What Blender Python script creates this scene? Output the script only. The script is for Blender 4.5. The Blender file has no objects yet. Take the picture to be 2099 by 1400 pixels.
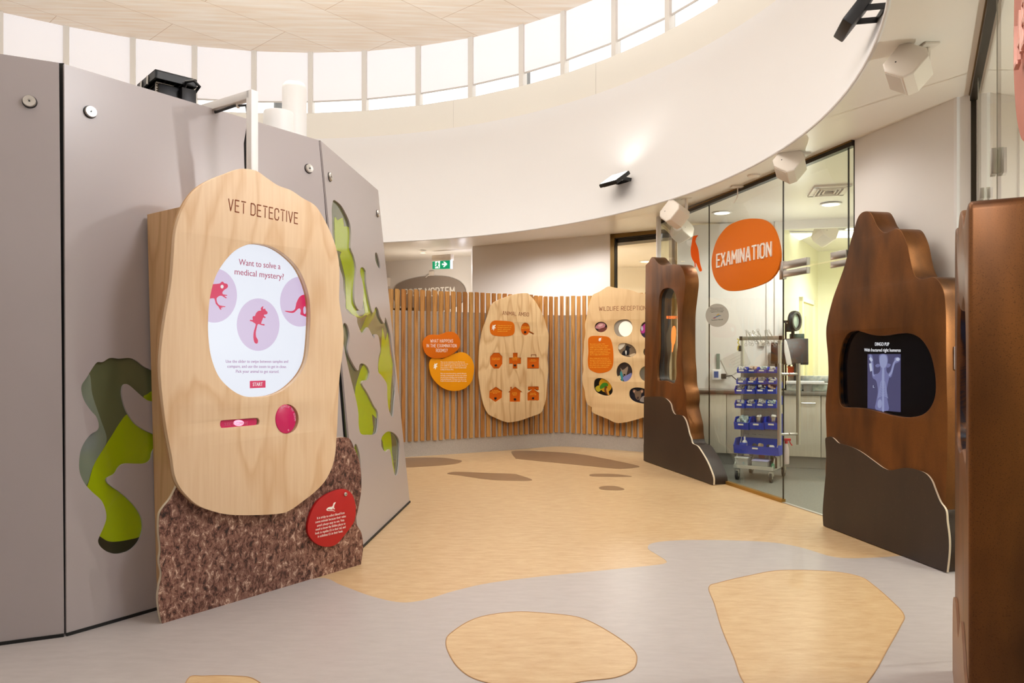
import bpy, bmesh, math, random
from mathutils import Vector, Matrix
random.seed(7)
sc = bpy.context.scene
COL = sc.collection
PI = math.pi

# ---------------------------------------------------------------- camera, world, lights, exposure
F, CX, HY, H = 1500.0, 1049.5, 730.0, 1.25      # focal length and horizon in pixels of the 2099x1400 frame
cam = bpy.data.objects.new('camera', bpy.data.cameras.new('camera'))
COL.objects.link(cam)
cam.location = (0, 0, H)
cam.rotation_euler = (PI/2, 0, 0)
cam.data.sensor_width = 36
cam.data.lens = F/2099*36
cam.data.shift_y = 30/2099
cam.data.clip_start = 0.05
sc.camera = cam
sc.view_settings.view_transform = 'Standard'
sc.view_settings.look = 'None'
sc.view_settings.gamma = 1
sc.view_settings.use_curve_mapping = False
sc.view_settings.exposure = -0.3
wd = bpy.data.worlds.new('sky'); sc.world = wd; wd.use_nodes = True
bg = wd.node_tree.nodes['Background']
bg.inputs[0].default_value = (1, 0.98, 0.97, 1); bg.inputs[1].default_value = 2.6

CEN = Vector((-2.73, 5.3, 0))                   # centre of the round hall
def lamp(kind, name, loc, energy, col=(1, .93, .86), target=None, size=.3, spot=None, blend=.6):
    l = bpy.data.lights.new(name, kind); l.energy = energy; l.color = col
    if kind == 'AREA': l.shape = 'DISK'; l.size = size
    else: l.shadow_soft_size = size
    if kind == 'SPOT': l.spot_size = math.radians(spot or 80); l.spot_blend = blend
    o = bpy.data.objects.new(name, l); COL.objects.link(o); o.location = loc
    d = Vector(target or (loc[0], loc[1], loc[2]-1))-Vector(loc)
    o.rotation_euler = d.to_track_quat('-Z', 'Y').to_euler()
    return o
WARM = (1, .96, .91)
def zsoff(y): return 2.84+.03*max(0, y-7)
lamp('AREA', 'hall_fill', (CEN.x, CEN.y, 5.7), 30, (.9, .96, 1), size=8)  # broad fill added under the ceiling, no fitting there
lamp('AREA', 'ceiling_fill', (CEN.x, CEN.y, 4.3), 650, (.9, .96, 1), target=(CEN.x, CEN.y, 6), size=5)  # wide unseen disc added to wash the ceiling, in place of floodlights
lamp('AREA', 'pod_fill', (.9, 2.7, 4.0), 46, (.98, .98, 1), target=(-1.6, 4.3, 1.3), size=.7)  # added out of view to brighten the wooden kiosk and grey pod
lamp('SPOT', 'floodlight_beam', (1.55, 3.9, 3.35), 85, (1, .97, .96), target=(-1.7, 4.2, 1.2), size=.07, spot=80)
lamp('AREA', 'rear_fill', (.6, -1.6, 2.6), 18, (1, .95, .9), target=(-.4, 4.6, .8), size=2.0)  # frontal fill added behind the camera
lamp('SPOT', 'kiosk_side_fill', (.36, .75, 2.78), 165, (1, .95, .88), target=(1.45, 1.95, 1.75), size=.06, spot=34, blend=.8)  # unseen spot added to brighten the near bronze kiosk's side
lamp('POINT', 'laboratory_fill', (3.1, 3.2, 1.5), 48, (1, .97, .93), size=0)  # sizeless point added to lift the soffit through the glass
lamp('SPOT', 'floor_fill', (.8, 3.4, 4.4), 34, (1, .98, .95), target=(1.0, 5.6, 0), size=.25, spot=75)  # unseen spot added to brighten the middle of the floor
for x, y, e in [(.35, -.3, 25), (-1.6, .4, 22), (2.1, 5.1, 10), (-.75, 10.2, 72), (.1, 10.0, 68), (.85, 9.7, 44), (1.25, 8.9, 20)]:
    lamp('SPOT', 'soffit_fill', (x, y, zsoff(y)-.03), e, WARM, size=.06, spot=165, blend=.7)  # unseen spots without fittings, added to fill under the soffit
lamp('SPOT', 'reception_light', (1.55, 10.9, 2.72), 430, (1, .95, .88), size=.08, spot=165, blend=.5)
lamp('POINT', 'corridor_light', (-1.5, 12.3, 2.2), 26, (1, .9, .76), size=.05)
lamp('SPOT', 'slat_fill', (-.4, 4.6, 4.4), 105, (1, .97, .93), target=(.1, 9.8, 1.0), size=.15, spot=48, blend=.6)  # unseen spot added to light the timber slats
lamp('POINT', 'examination_fill', (3.1, 7.9, 2.1), 14, (1, .99, .95), size=0)  # sizeless point added to brighten the examination room ceiling
lamp('POINT', 'yellow_room_fill', (4.7, 9.0, 2.0), 14, (1, .99, .92), size=0)  # sizeless fill added inside the yellow room
lamp('SPOT', 'examination_light', (2.42, 8.0, 2.80), 30, (1, .99, .96), size=.07, spot=165, blend=.6)
lamp('SPOT', 'examination_light', (3.32, 7.6, 2.78), 62, (1, .99, .95), size=.07, spot=165, blend=.6)
lamp('SPOT', 'examination_light', (3.5, 6.2, 2.78), 70, (1, .99, .95), size=.07, spot=165, blend=.6)
lamp('SPOT', 'yellow_room_light', (4.9, 9.4, 2.78), 190, (1, .99, .92), size=.1, spot=165, blend=.6)
lamp('SPOT', 'laboratory_light', (3.6, 3.0, 2.75), 130, (1, .97, .9), size=.1, spot=165, blend=.6)

# ---------------------------------------------------------------- helpers
def ray(px, py): return Vector(((px-CX)/F, 1, -(py-HY)/F))
def P(px, py, z=0.0):
    r = ray(px, py); t = (z-H)/r.z
    return Vector((r.x*t, r.y*t, z))
def lin(c):
    if isinstance(c, str): c = [int(c[i:i+2], 16) for i in (0, 2, 4)]
    o = []
    for v in c[:3]:
        v /= 255.0
        o.append(v/12.92 if v <= .04045 else ((v+.055)/1.055)**2.4)
    return (*o, 1.0)

class Fr:                                       # a plane to work on: x = u, y = v (up), z = n (towards the viewer)
    def __init__(s, a, b, c=None):
        s.o = Vector(a).to_3d() if len(a) == 3 else Vector((a[0], a[1], 0))
        b = Vector(b) if len(b) == 3 else Vector((b[0], b[1], 0))
        s.u = (b-s.o).normalized()
        v = Vector((0, 0, 1)) if c is None else Vector(c)-s.o
        s.n = s.u.cross(v).normalized(); s.v = s.n.cross(s.u)
        s.M = Matrix(((s.u.x, s.v.x, s.n.x, s.o.x), (s.u.y, s.v.y, s.n.y, s.o.y), (s.u.z, s.v.z, s.n.z, s.o.z), (0, 0, 0, 1)))
        s.L = (b-s.o).length
    def uv(s, px, py, d=0):
        r = ray(px, py); C = Vector((0, 0, H))
        t = ((s.o+s.n*d)-C).dot(s.n)/r.dot(s.n)
        q = C+r*t-s.o
        return (q.dot(s.u), q.dot(s.v))
    def pts(s, L, d=0): return [s.uv(x, y, d) for x, y in L]
    def at(s, x, y, d=0): return s.o+s.u*x+s.v*y+s.n*d
    def shift(s, d):
        f = Fr.__new__(Fr); f.__dict__.update(s.__dict__); f.o = s.o+s.n*d; f.M = s.M.copy(); f.M.translation = f.o; return f

def Z(L, ox, oy, k): return [(ox+x*k, oy+y*k) for x, y in L]   # zoomed crop coordinates -> frame pixels
def smooth(L, n=6, closed=True):
    out = []; N = len(L)
    for i in range(N if closed else N-1):
        g = lambda j: Vector(L[j % N] if closed else L[min(max(j, 0), N-1)])
        p0, p1, p2, p3 = g(i-1), g(i), g(i+1), g(i+2)
        for k in range(n):
            t = k/n
            out.append(tuple(.5*((2*p1)+(p2-p0)*t+(2*p0-5*p1+4*p2-p3)*t*t+(3*p1-p0-3*p2+p3)*t**3)))
    if not closed: out.append(tuple(L[-1]))
    return out
def ell(cx, cy, rx, ry, n=40, a=0):
    ca, sa = math.cos(a), math.sin(a)
    return [(cx+rx*math.cos(t)*ca-ry*math.sin(t)*sa, cy+rx*math.cos(t)*sa+ry*math.sin(t)*ca) for t in (2*PI*i/n for i in range(n))]

ROOT = {}                                       # object name -> world matrix of its top-level thing
def tag(o, label, cat, group=None, kind=None):
    if label: o['label'] = label
    if cat: o['category'] = cat
    if group: o['group'] = group
    if kind: o['kind'] = kind
    return o
def thing(name, label, cat, loc, rz=0, group=None, kind=None):
    o = bpy.data.objects.new(name, None); COL.objects.link(o)
    o.empty_display_size = .1
    o.location = loc; o.rotation_euler = (0, 0, rz)
    ROOT[o.name] = Matrix.Translation(Vector(loc)) @ Matrix.Rotation(rz, 4, 'Z')
    return tag(o, label, cat, group, kind)
def fthing(name, label, cat, fr, x=0, y=0, d=0, group=None):
    return thing(name, label, cat, fr.at(x, y, d), math.atan2(fr.u.y, fr.u.x), group)
def link(name, me, mat, parent=None, origin=None, smooth_a=35, rz=0):
    """me is in world coordinates; parent is a thing or a part of one; without a parent it becomes a top-level mesh"""
    if parent is not None: Mx = ROOT[parent.name]
    else:
        if origin is None:
            vs = [v.co for v in me.vertices]
            origin = Vector((sum(v.x for v in vs)/len(vs), sum(v.y for v in vs)/len(vs), min(v.z for v in vs)))
        Mx = Matrix.Translation(Vector(origin)) @ Matrix.Rotation(rz, 4, 'Z')
    me.transform(Mx.inverted())
    for m in (mat if isinstance(mat, (list, tuple)) else [mat]): me.materials.append(m)
    if smooth_a:
        me.polygons.foreach_set('use_smooth', [True]*len(me.polygons))
        me.set_sharp_from_angle(angle=math.radians(smooth_a))
    o = bpy.data.objects.new(name, me); COL.objects.link(o); me.name = name
    if parent is not None: o.parent = parent
    else: o.matrix_basis = Mx
    ROOT[o.name] = Mx
    return o
def curve_mesh(outline, holes=(), thick=.01, bevel=0):
    cu = bpy.data.curves.new('tmp', 'CURVE'); cu.dimensions = '2D'; cu.fill_mode = 'BOTH'
    for L in [outline]+list(holes):
        sp = cu.splines.new('POLY'); sp.points.add(len(L)-1)
        for p, q in zip(sp.points, L): p.co = (q[0], q[1], 0, 1)
        sp.use_cyclic_u = True
    if bevel:
        cu.bevel_depth = bevel; cu.bevel_resolution = 2; cu.offset = -bevel
    cu.extrude = max(thick/2-bevel, 1e-5)
    ob = bpy.data.objects.new('tmp', cu); COL.objects.link(ob)
    dg = bpy.context.evaluated_depsgraph_get()
    me = bpy.data.meshes.new_from_object(ob.evaluated_get(dg), depsgraph=dg)
    bpy.data.objects.remove(ob); bpy.data.curves.remove(cu)
    bm = bmesh.new(); bm.from_mesh(me); bmesh.ops.remove_doubles(bm, verts=bm.verts, dist=1e-5)
    bmesh.ops.recalc_face_normals(bm, faces=bm.faces); bm.to_mesh(me); bm.free()
    me.materials.clear()
    return me
def plate(name, mat, parent, fr, outline, d, thick, holes=(), bevel=0, **k):
    """a slab whose front face lies d in front of the frame's plane; outline in the frame's own metres"""
    me = curve_mesh(outline, holes, thick, bevel)
    me.transform(fr.M @ Matrix.Translation((0, 0, d-thick/2)))
    return link(name, me, mat, parent, **k)
def pxplate(name, mat, parent, fr, L, d, thick, holes=(), bevel=0, sm=5, **k):
    o = fr.pts(smooth(L, sm) if sm else L, d); hs = [fr.pts(smooth(h, sm) if sm else h, d) for h in holes]
    return plate(name, mat, parent, fr, o, d, thick, hs, bevel, **k)

class MB:                                       # collects shapes in world space into ONE mesh
    def __init__(s): s.bm = bmesh.new()
    def _new(s, verts, faces, M=None):
        vs = [s.bm.verts.new(M @ Vector(v) if M else Vector(v)) for v in verts]
        for f in faces:
            try: s.bm.faces.new([vs[i] for i in f])
            except ValueError: pass
        return vs
    def box(s, c, size, M=None, bev=0):
        x, y, z = [v/2 for v in size]; c = Vector(c)
        b = bmesh.new(); bmesh.ops.create_cube(b, size=1)
        for v in b.verts: v.co = Vector((v.co.x*size[0], v.co.y*size[1], v.co.z*size[2]))
        if bev: bmesh.ops.bevel(b, geom=list(b.edges), offset=bev, segments=2, affect='EDGES', profile=.5)
        for v in b.verts:
            v.co = v.co+c
            if M: v.co = M @ v.co
        s.add(b); return s
    def add(s, b):
        me = bpy.data.meshes.new('t'); b.to_mesh(me); b.free(); s.bm.from_mesh(me); bpy.data.meshes.remove(me)
    def mesh(s, me): s.bm.from_mesh(me); bpy.data.meshes.remove(me); return s
    def prism(s, L, z0, z1, M=None):            # polygon extruded along z
        n = len(L)
        s._new([(x, y, z0) for x, y in L]+[(x, y, z1) for x, y in L],
               [list(range(n))[::-1], list(range(n, 2*n))]+[[i, (i+1) % n, n+(i+1) % n, n+i] for i in range(n)], M); return s
    def cyl(s, p0, p1, r, r1=None, seg=20, M=None):
        p0, p1 = Vector(p0), Vector(p1); r1 = r if r1 is None else r1
        q = (p1-p0).to_track_quat('Z', 'Y').to_matrix()
        v = [p0+q @ Vector((r*math.cos(2*PI*i/seg), r*math.sin(2*PI*i/seg), 0)) for i in range(seg)]
        v += [p1+q @ Vector((r1*math.cos(2*PI*i/seg), r1*math.sin(2*PI*i/seg), 0)) for i in range(seg)]
        s._new(v, [list(range(seg))[::-1], list(range(seg, 2*seg))]+[[i, (i+1) % seg, seg+(i+1) % seg, seg+i] for i in range(seg)], M); return s
    def lathe(s, prof, M=None, seg=28):         # profile of (radius, height) round the z axis
        v = []; f = []
        for r, z in prof: v += [(r*math.cos(2*PI*i/seg), r*math.sin(2*PI*i/seg), z) for i in range(seg)]
        for k in range(len(prof)-1):
            for i in range(seg):
                j = (i+1) % seg; f.append([k*seg+i, k*seg+j, (k+1)*seg+j, (k+1)*seg+i])
        f.append(list(range(seg))[::-1]); f.append([(len(prof)-1)*seg+i for i in range(seg)])
        s._new(v, f, M); return s
    def tube(s, path, r, seg=8, M=None):
        path = [Vector(p) for p in path]; n = len(path); v = []; f = []
        up = Vector((.13, .31, .94))
        for k, p in enumerate(path):
            t = (path[min(k+1, n-1)]-path[max(k-1, 0)]).normalized()
            a = t.cross(up).normalized(); b = t.cross(a)
            v += [p+(a*math.cos(2*PI*i/seg)+b*math.sin(2*PI*i/seg))*r for i in range(seg)]
        for k in range(n-1):
            for i in range(seg):
                j = (i+1) % seg; f.append([k*seg+i, k*seg+j, (k+1)*seg+j, (k+1)*seg+i])
        f.append(list(range(seg))[::-1]); f.append([(n-1)*seg+i for i in range(seg)])
        s._new(v, f, M); return s
    def ball(s, c, r, M=None, sx=(1, 1, 1), seg=14):
        b = bmesh.new(); bmesh.ops.create_uvsphere(b, u_segments=seg, v_segments=seg//2+1, radius=r)
        for v in b.verts:
            v.co = Vector((v.co.x*sx[0], v.co.y*sx[1], v.co.z*sx[2]))+Vector(c)
            if M: v.co = M @ v.co
        s.add(b); return s
    def strip(s, pts, z0, z1, closed=False):    # vertical sheet along plan points
        n = len(pts)
        s._new([(p[0], p[1], z0) for p in pts]+[(p[0], p[1], z1) for p in pts],
               [[i, (i+1) % n, n+(i+1) % n, n+i] for i in range(n if closed else n-1)]); return s
    def done(s, name, mat, parent=None, **k):
        bmesh.ops.recalc_face_normals(s.bm, faces=s.bm.faces)
        me = bpy.data.meshes.new(name); s.bm.to_mesh(me); s.bm.free()
        return link(name, me, mat, parent, **k)

def dup(root, loc, rz=None, label=None):        # a copy of a thing with its parts and sub-parts
    r = root.copy(); COL.objects.link(r); r.location = loc
    if rz is not None: r.rotation_euler = (root.rotation_euler[0], root.rotation_euler[1], rz)
    if label: r['label'] = label
    def kids(a, b):
        for ch in list(a.children):
            c = ch.copy(); COL.objects.link(c); c.parent = b; kids(ch, c)
    kids(root, r)
    return r

# ---------------------------------------------------------------- lettering
_H0 = None
def font_mesh(body, ext, res=3):
    cu = bpy.data.curves.new('tmp', 'FONT'); cu.body = body; cu.extrude = ext; cu.resolution_u = res; cu.space_line = 1.25
    ob = bpy.data.objects.new('tmp', cu); COL.objects.link(ob)
    dg = bpy.context.evaluated_depsgraph_get()
    me = bpy.data.meshes.new_from_object(ob.evaluated_get(dg), depsgraph=dg)
    bpy.data.objects.remove(ob); bpy.data.curves.remove(cu); me.materials.clear()
    return me
W_ = .54
GL = {  # stroke letters, condensed, on a grid 0..0.54 by 0..1
 'A': [[(0, 0), (.23, 1), (.31, 1), (.54, 0)], [(.09, .3), (.45, .3)]],
 'B': [[(0, 0), (0, 1), (.36, 1), (.5, .9), (.5, .65), (.38, .54), (0, .54)], [(.38, .54), (.54, .42), (.54, .12), (.4, 0), (0, 0)]],
 'C': [[(.52, .7), (.52, .86), (.4, 1), (.14, 1), (0, .86), (0, .14), (.14, 0), (.4, 0), (.52, .14), (.52, .3)]],
 'D': [[(0, 0), (0, 1), (.36, 1), (.54, .84), (.54, .16), (.36, 0), (0, 0)]],
 'E': [[(.48, 1), (0, 1), (0, 0), (.48, 0)], [(.02, .53), (.42, .53)]],
 'F': [[(.48, 1), (0, 1), (0, 0)], [(.02, .5), (.42, .5)]],
 'G': [[(.52, .7), (.52, .86), (.4, 1), (.14, 1), (0, .86), (0, .14), (.14, 0), (.4, 0), (.52, .14), (.52, .48), (.3, .48)]],
 'H': [[(0, 0), (0, 1)], [(.54, 0), (.54, 1)], [(.02, .52), (.52, .52)]],
 'I': [[(0, 0), (0, 1)]],
 'K': [[(0, 0), (0, 1)], [(.5, 1), (.06, .45)], [(.2, .6), (.54, 0)]],
 'L': [[(0, 1), (0, 0), (.46, 0)]],
 'M': [[(0, 0), (0, 1), (.33, .35), (.66, 1), (.66, 0)]],
 'N': [[(0, 0), (0, 1), (.54, 0), (.54, 1)]],
 'O': [[(.14, 1), (.4, 1), (.54, .86), (.54, .14), (.4, 0), (.14, 0), (0, .14), (0, .86), (.14, 1)]],
 'P': [[(0, 0), (0, 1), (.38, 1), (.54, .86), (.54, .58), (.38, .44), (.02, .44)]],
 'R': [[(0, 0), (0, 1), (.38, 1), (.54, .86), (.54, .6), (.38, .47), (.02, .47)], [(.32, .45), (.54, 0)]],
 'S': [[(.52, .78), (.52, .88), (.4, 1), (.14, 1), (.01, .88), (.01, .66), (.12, .55), (.42, .46), (.53, .34), (.53, .13), (.4, 0), (.14, 0), (0, .13), (0, .24)]],
 'T': [[(0, 1), (.54, 1)], [(.27, .96), (.27, 0)]],
 'U': [[(0, 1), (0, .14), (.14, 0), (.4, 0), (.54, .14), (.54, 1)]],
 'V': [[(0, 1), (.27, 0), (.54, 1)]],
 'W': [[(0, 1), (.2, 0), (.4, .8), (.6, 0), (.8, 1)]],
 'X': [[(0, 0), (.54, 1)], [(0, 1), (.54, 0)]],
 'Y': [[(0, 1), (.27, .45), (.54, 1)], [(.27, .45), (.27, 0)]],
 'Z': [[(0, 1), (.5, 1), (0, 0), (.52, 0)]],
 '?': [[(0, .76), (0, .86), (.14, 1), (.36, 1), (.5, .86), (.5, .66), (.26, .46), (.26, .26)], [(.26, .08), (.26, 0)]],
 '-': [[(0, .5), (.3, .5)]], ' ': []}
def stroke_mesh(body, ext, t=.12, stencil=False):
    bm = bmesh.new(); x0 = 0
    for ch in body:
        st = GL.get(ch, []); w = max([p[0] for s in st for p in s] or [.2])
        for k, s in enumerate(st):
            s = [Vector(p) for p in s]
            if stencil and k > 0 and len(s) == 2:
                d = (s[1]-s[0]).normalized()*.1; s = [s[0]+d, s[1]]
            for i in range(len(s)-1):
                a, b = s[i], s[i+1]; d = (b-a).normalized()
                e0 = t*.5 if (i > 0 or not stencil) else t*.3
                a = a-d*e0*.55; b = b+d*t*.28; nn = Vector((-d.y, d.x))*t/2
                q = [a+nn, b+nn, b-nn, a-nn]
                lo = [bm.verts.new((x0+p.x, p.y, -ext)) for p in q]; hi = [bm.verts.new((x0+p.x, p.y, ext)) for p in q]
                bm.faces.new(lo); bm.faces.new(hi[::-1])
                for j in range(4): bm.faces.new((lo[j], hi[j], hi[(j+1) % 4], lo[(j+1) % 4]))
        x0 += w+(.28 if ch != ' ' else .2)
    bmesh.ops.recalc_face_normals(bm, faces=bm.faces)
    me = bpy.data.meshes.new('t'); bm.to_mesh(me); bm.free(); return me
def lay(me, fr, a, ang, sx, sy, d, cap=1.0):
    xs = [v.co.x for v in me.vertices] or [0]; x0 = min(xs)
    ca, sa = math.cos(ang), math.sin(ang)
    for v in me.vertices:
        x, y = (v.co.x-x0)*sx, v.co.y*sy
        v.co = fr.at(a[0]+x*ca-y*sa, a[1]+x*sa+y*ca, d+v.co.z)
    return me
def text(name, body, fr, p0, p1, cap, d, mat, parent, ext=.0006, stroke=False, t=.12, stencil=False, res=3, mb=None):
    """one line of lettering: baseline from pixel p0 to pixel p1, capitals cap pixels high at p0"""
    global _H0
    if _H0 is None:
        h = font_mesh('H', 0); _H0 = max(v.co.y for v in h.vertices); bpy.data.meshes.remove(h)
    me = stroke_mesh(body, ext, t, stencil) if stroke else font_mesh(body, ext, res)
    xs = [v.co.x for v in me.vertices]; w0 = max(xs)-min(xs)
    a, b = fr.uv(*p0, d), fr.uv(*p1, d); c = fr.uv(p0[0], p0[1]-cap, d)
    ang = math.atan2(b[1]-a[1], b[0]-a[0]); w = math.hypot(b[0]-a[0], b[1]-a[1])
    lay(me, fr, a, ang, w/w0, math.hypot(c[0]-a[0], c[1]-a[1])/(1 if stroke else _H0), d)
    if mb is not None: mb.mesh(me); return None
    return link(name, me, mat, parent, smooth_a=0)
def para(name, lines, fr, p0, p1, cap, step, d, mat, parent, centre=False, res=1, widths=None):
    """several lines in ONE mesh; p0-p1 is the baseline of the longest line, step the pixel distance of the lines"""
    mb = MB(); n = max(len(s) for s in lines)
    for i, s in enumerate(lines):
        if not s: continue
        k = len(s)/n; dx, dy = p1[0]-p0[0], p1[1]-p0[1]
        f0 = (1-k)/2 if centre else 0
        q0 = (p0[0]+dx*f0, p0[1]+dy*f0+step*i); q1 = (p0[0]+dx*(f0+k), p0[1]+dy*(f0+k)+step*i)
        text(None, s, fr, q0, q1, cap, d, mat, parent, ext=.0004, res=res, mb=mb)
    return mb.done(name, mat, parent, smooth_a=0)

# ---------------------------------------------------------------- materials
def nodes(name):
    m = bpy.data.materials.new(name); m.use_nodes = True
    nt = m.node_tree; return m, nt, nt.nodes['Principled BSDF'], nt.nodes, nt.links
def ramp(N, stops):
    r = N.new('ShaderNodeValToRGB'); e = r.color_ramp.elements
    while len(e) < len(stops): e.new(.5)
    for q, (p, c) in zip(e, stops): q.position = p; q.color = lin(c)
    return r
def coords(N, L, scale, rot=(0, 0, 0)):
    tc = N.new('ShaderNodeTexCoord'); mp = N.new('ShaderNodeMapping')
    mp.inputs['Scale'].default_value = scale; mp.inputs['Rotation'].default_value = rot
    L.new(tc.outputs['Object'], mp.inputs[0]); return mp
def mat(name, col, rough=.5, metal=0, emit=0, spec=.5, noise=None, bump=0, coat=0):
    """noise = (scale vector, second colour, contrast low, contrast high, detail)"""
    m, nt, b, N, L = nodes(name)
    b.inputs['Base Color'].default_value = lin(col); b.inputs['Roughness'].default_value = rough
    b.inputs['Metallic'].default_value = metal; b.inputs['Specular IOR Level'].default_value = spec
    b.inputs['Coat Weight'].default_value = coat
    if emit and name.startswith(('screen', 'x_ray')): b.inputs['Base Color'].default_value = (.02, .02, .02, 1)
    if emit: b.inputs['Emission Color'].default_value = lin(col); b.inputs['Emission Strength'].default_value = emit
    if noise:
        sc_, c2, lo, hi, det = noise
        mp = coords(N, L, sc_); n = N.new('ShaderNodeTexNoise'); n.inputs['Scale'].default_value = 1; n.inputs['Detail'].default_value = det
        L.new(mp.outputs[0], n.inputs['Vector']); r = ramp(N, [(lo, col), (hi, c2)])
        L.new(n.outputs['Fac'], r.inputs[0]); L.new(r.outputs[0], b.inputs['Base Color'])
        if emit: L.new(r.outputs[0], b.inputs['Emission Color'])
        if bump:
            bp = N.new('ShaderNodeBump'); bp.inputs['Strength'].default_value = bump; bp.inputs['Distance'].default_value = .01
            L.new(n.outputs['Fac'], bp.inputs['Height']); L.new(bp.outputs[0], b.inputs['Normal'])
    return m
def wood(name, light, dark, k=2.2, rings=9, rough=.45, seed=0, stretch=.16, power=.35):
    m, nt, b, N, L = nodes(name)
    mp = coords(N, L, (k, k, k*stretch)); mp.inputs['Location'].default_value = (seed*3.1, seed*1.7, seed)
    n = N.new('ShaderNodeTexNoise'); n.inputs['Scale'].default_value = 1; n.inputs['Detail'].default_value = 2.5; n.inputs['Roughness'].default_value = .45
    L.new(mp.outputs[0], n.inputs['Vector'])
    mu = N.new('ShaderNodeMath'); mu.operation = 'MULTIPLY'; mu.inputs[1].default_value = rings; L.new(n.outputs['Fac'], mu.inputs[0])
    fr = N.new('ShaderNodeMath'); fr.operation = 'FRACT'; L.new(mu.outputs[0], fr.inputs[0])
    r = ramp(N, [(0, light), (.55, light), (.85, dark), (1, light)]); L.new(fr.outputs[0], r.inputs[0])
    mp2 = coords(N, L, (k*26, k*26, k*1.3)); n2 = N.new('ShaderNodeTexNoise'); n2.inputs['Scale'].default_value = 1; n2.inputs['Detail'].default_value = 3
    L.new(mp2.outputs[0], n2.inputs['Vector'])
    mid = [(a+c)/2 for a, c in zip(light, dark)]
    r2 = ramp(N, [(.3, light), (.75, mid)]); L.new(n2.outputs['Fac'], r2.inputs[0])
    mx = N.new('ShaderNodeMix'); mx.data_type = 'RGBA'; mx.inputs[0].default_value = power
    L.new(r2.outputs[0], mx.inputs[6]); L.new(r.outputs[0], mx.inputs[7])
    L.new(mx.outputs[2], b.inputs['Base Color']); b.inputs['Roughness'].default_value = rough
    return m
def glass(name, tint, ior=1.5, rough=0.0):
    m = bpy.data.materials.new(name); m.use_nodes = True; nt = m.node_tree; N, L = nt.nodes, nt.links
    N.remove(N['Principled BSDF']); out = N['Material Output']
    tr = N.new('ShaderNodeBsdfTransparent'); tr.inputs[0].default_value = lin(tint)
    gl = N.new('ShaderNodeBsdfGlossy'); gl.inputs['Roughness'].default_value = rough; gl.inputs[0].default_value = (1, 1, 1, 1)
    fz = N.new('ShaderNodeFresnel'); fz.inputs[0].default_value = ior
    ge = N.new('ShaderNodeNewGeometry'); iv = N.new('ShaderNodeMath'); iv.operation = 'SUBTRACT'; iv.inputs[0].default_value = 1
    L.new(ge.outputs['Backfacing'], iv.inputs[1]); mu = N.new('ShaderNodeMath'); mu.operation = 'MULTIPLY'
    L.new(fz.outputs[0], mu.inputs[0]); L.new(iv.outputs[0], mu.inputs[1])      # one reflection per sheet, at its front face
    mx = N.new('ShaderNodeMixShader'); L.new(mu.outputs[0], mx.inputs[0]); L.new(tr.outputs[0], mx.inputs[1]); L.new(gl.outputs[0], mx.inputs[2])
    L.new(mx.outputs[0], out.inputs[0]); return m

mWall = mat('wall_paint', (236, 231, 228), .6)
mDrum = mat('bulkhead_paint', (228, 226, 227), .45)
mSoffit = mat('soffit_paint', (240, 234, 226), .35)
mBand = mat('cream_paint', (236, 230, 220), .6)
mMull = mat('mullion_paint', (225, 218, 210), .5)
mBlind = mat('glowing_blind_fabric', (244, 241, 244), .9, emit=.22)  # daylight coming through the cloth is put in as emission
mBar = mat('blind_bar_aluminium', (205, 198, 192), .5)
mClear = glass('clear_window_glass', (250, 252, 252))
mGlass = glass('glass_wall_glass', (249, 252, 249))
mFrameB = mat('bronze_frame', (128, 100, 50), .35, .5)
mDarkB = mat('dark_bronze_strip', (44, 36, 26), .4, .4)
mBlack = mat('black_plastic', (20, 20, 22), .45)
mBlackM = mat('black_metal', (28, 27, 30), .4, .3)
mWhiteP = mat('white_plastic', (232, 222, 212), .4)
mWhite = mat('white_paint', (240, 238, 238), .4)
mSteel = mat('brushed_steel', (200, 196, 190), .28, 1)
mAlu = mat('aluminium', (190, 188, 182), .4, .8)
mGrey = mat('grey_laminate', (176, 167, 167), .3, spec=.5)
mOlive = mat('olive_tinted_glass', (98, 104, 74), .06, spec=.7)
mOlive2 = mat('pale_tinted_glass', (128, 140, 122), .06, spec=.7)
mDarkO = mat('dark_olive_print', (48, 50, 34), .08, spec=.7)
mGreen = mat('lime_green_print', (158, 178, 10), .08, spec=.7)
mGreen2 = mat('deep_lime_print', (120, 134, 4), .08, spec=.7)
mPly = wood('birch_ply', (240, 210, 174), (214, 170, 122), k=2.6, rings=8, power=.46, stretch=.3)
mPly2 = wood('pine_ply', (234, 204, 158), (186, 136, 84), k=3.0, rings=9, seed=4, power=.45, stretch=.2)
mPly3 = wood('hoop_pine_ply', (232, 198, 150), (210, 168, 118), k=2.6, rings=6, seed=9, power=.35)
mPlyS = wood('ply_side', (222, 182, 134), (184, 134, 84), k=3.0, rings=8, seed=2, power=.5)
mPlyE = mat('ply_edge', (206, 164, 118), .7, noise=((3, 3, 3), (170, 126, 84), .4, .7, 2))
mEngr = mat('burnt_engraving', (134, 66, 32), .8)
mPink = mat('magenta_acrylic', (214, 36, 104), .25)
mPinkTxt = mat('pale_pink_print', (250, 190, 215), .5)
mRed = mat('red_sign_board', (186, 20, 22), .5)
mOrange = mat('orange_sign_board', (216, 108, 6), .6, spec=.2)
mOrange2 = mat('orange_acrylic', (210, 98, 8), .55, spec=.2)
mYellow = mat('amber_sign_board', (238, 156, 8), .6, spec=.2)
mTxtW = mat('white_print', (250, 244, 236), .6)
mTxtY = mat('yellow_print', (255, 206, 60), .6)
mTaupe = mat('taupe_sign_board', (150, 136, 126), .5)
mDullPink = mat('dusty_pink_sign_board', (206, 122, 104), .5)
mDullPink2 = mat('pale_pink_letter', (226, 170, 156), .5)
mWhiteEdge = mat('cream_core_edge', (222, 206, 182), .6)
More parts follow.
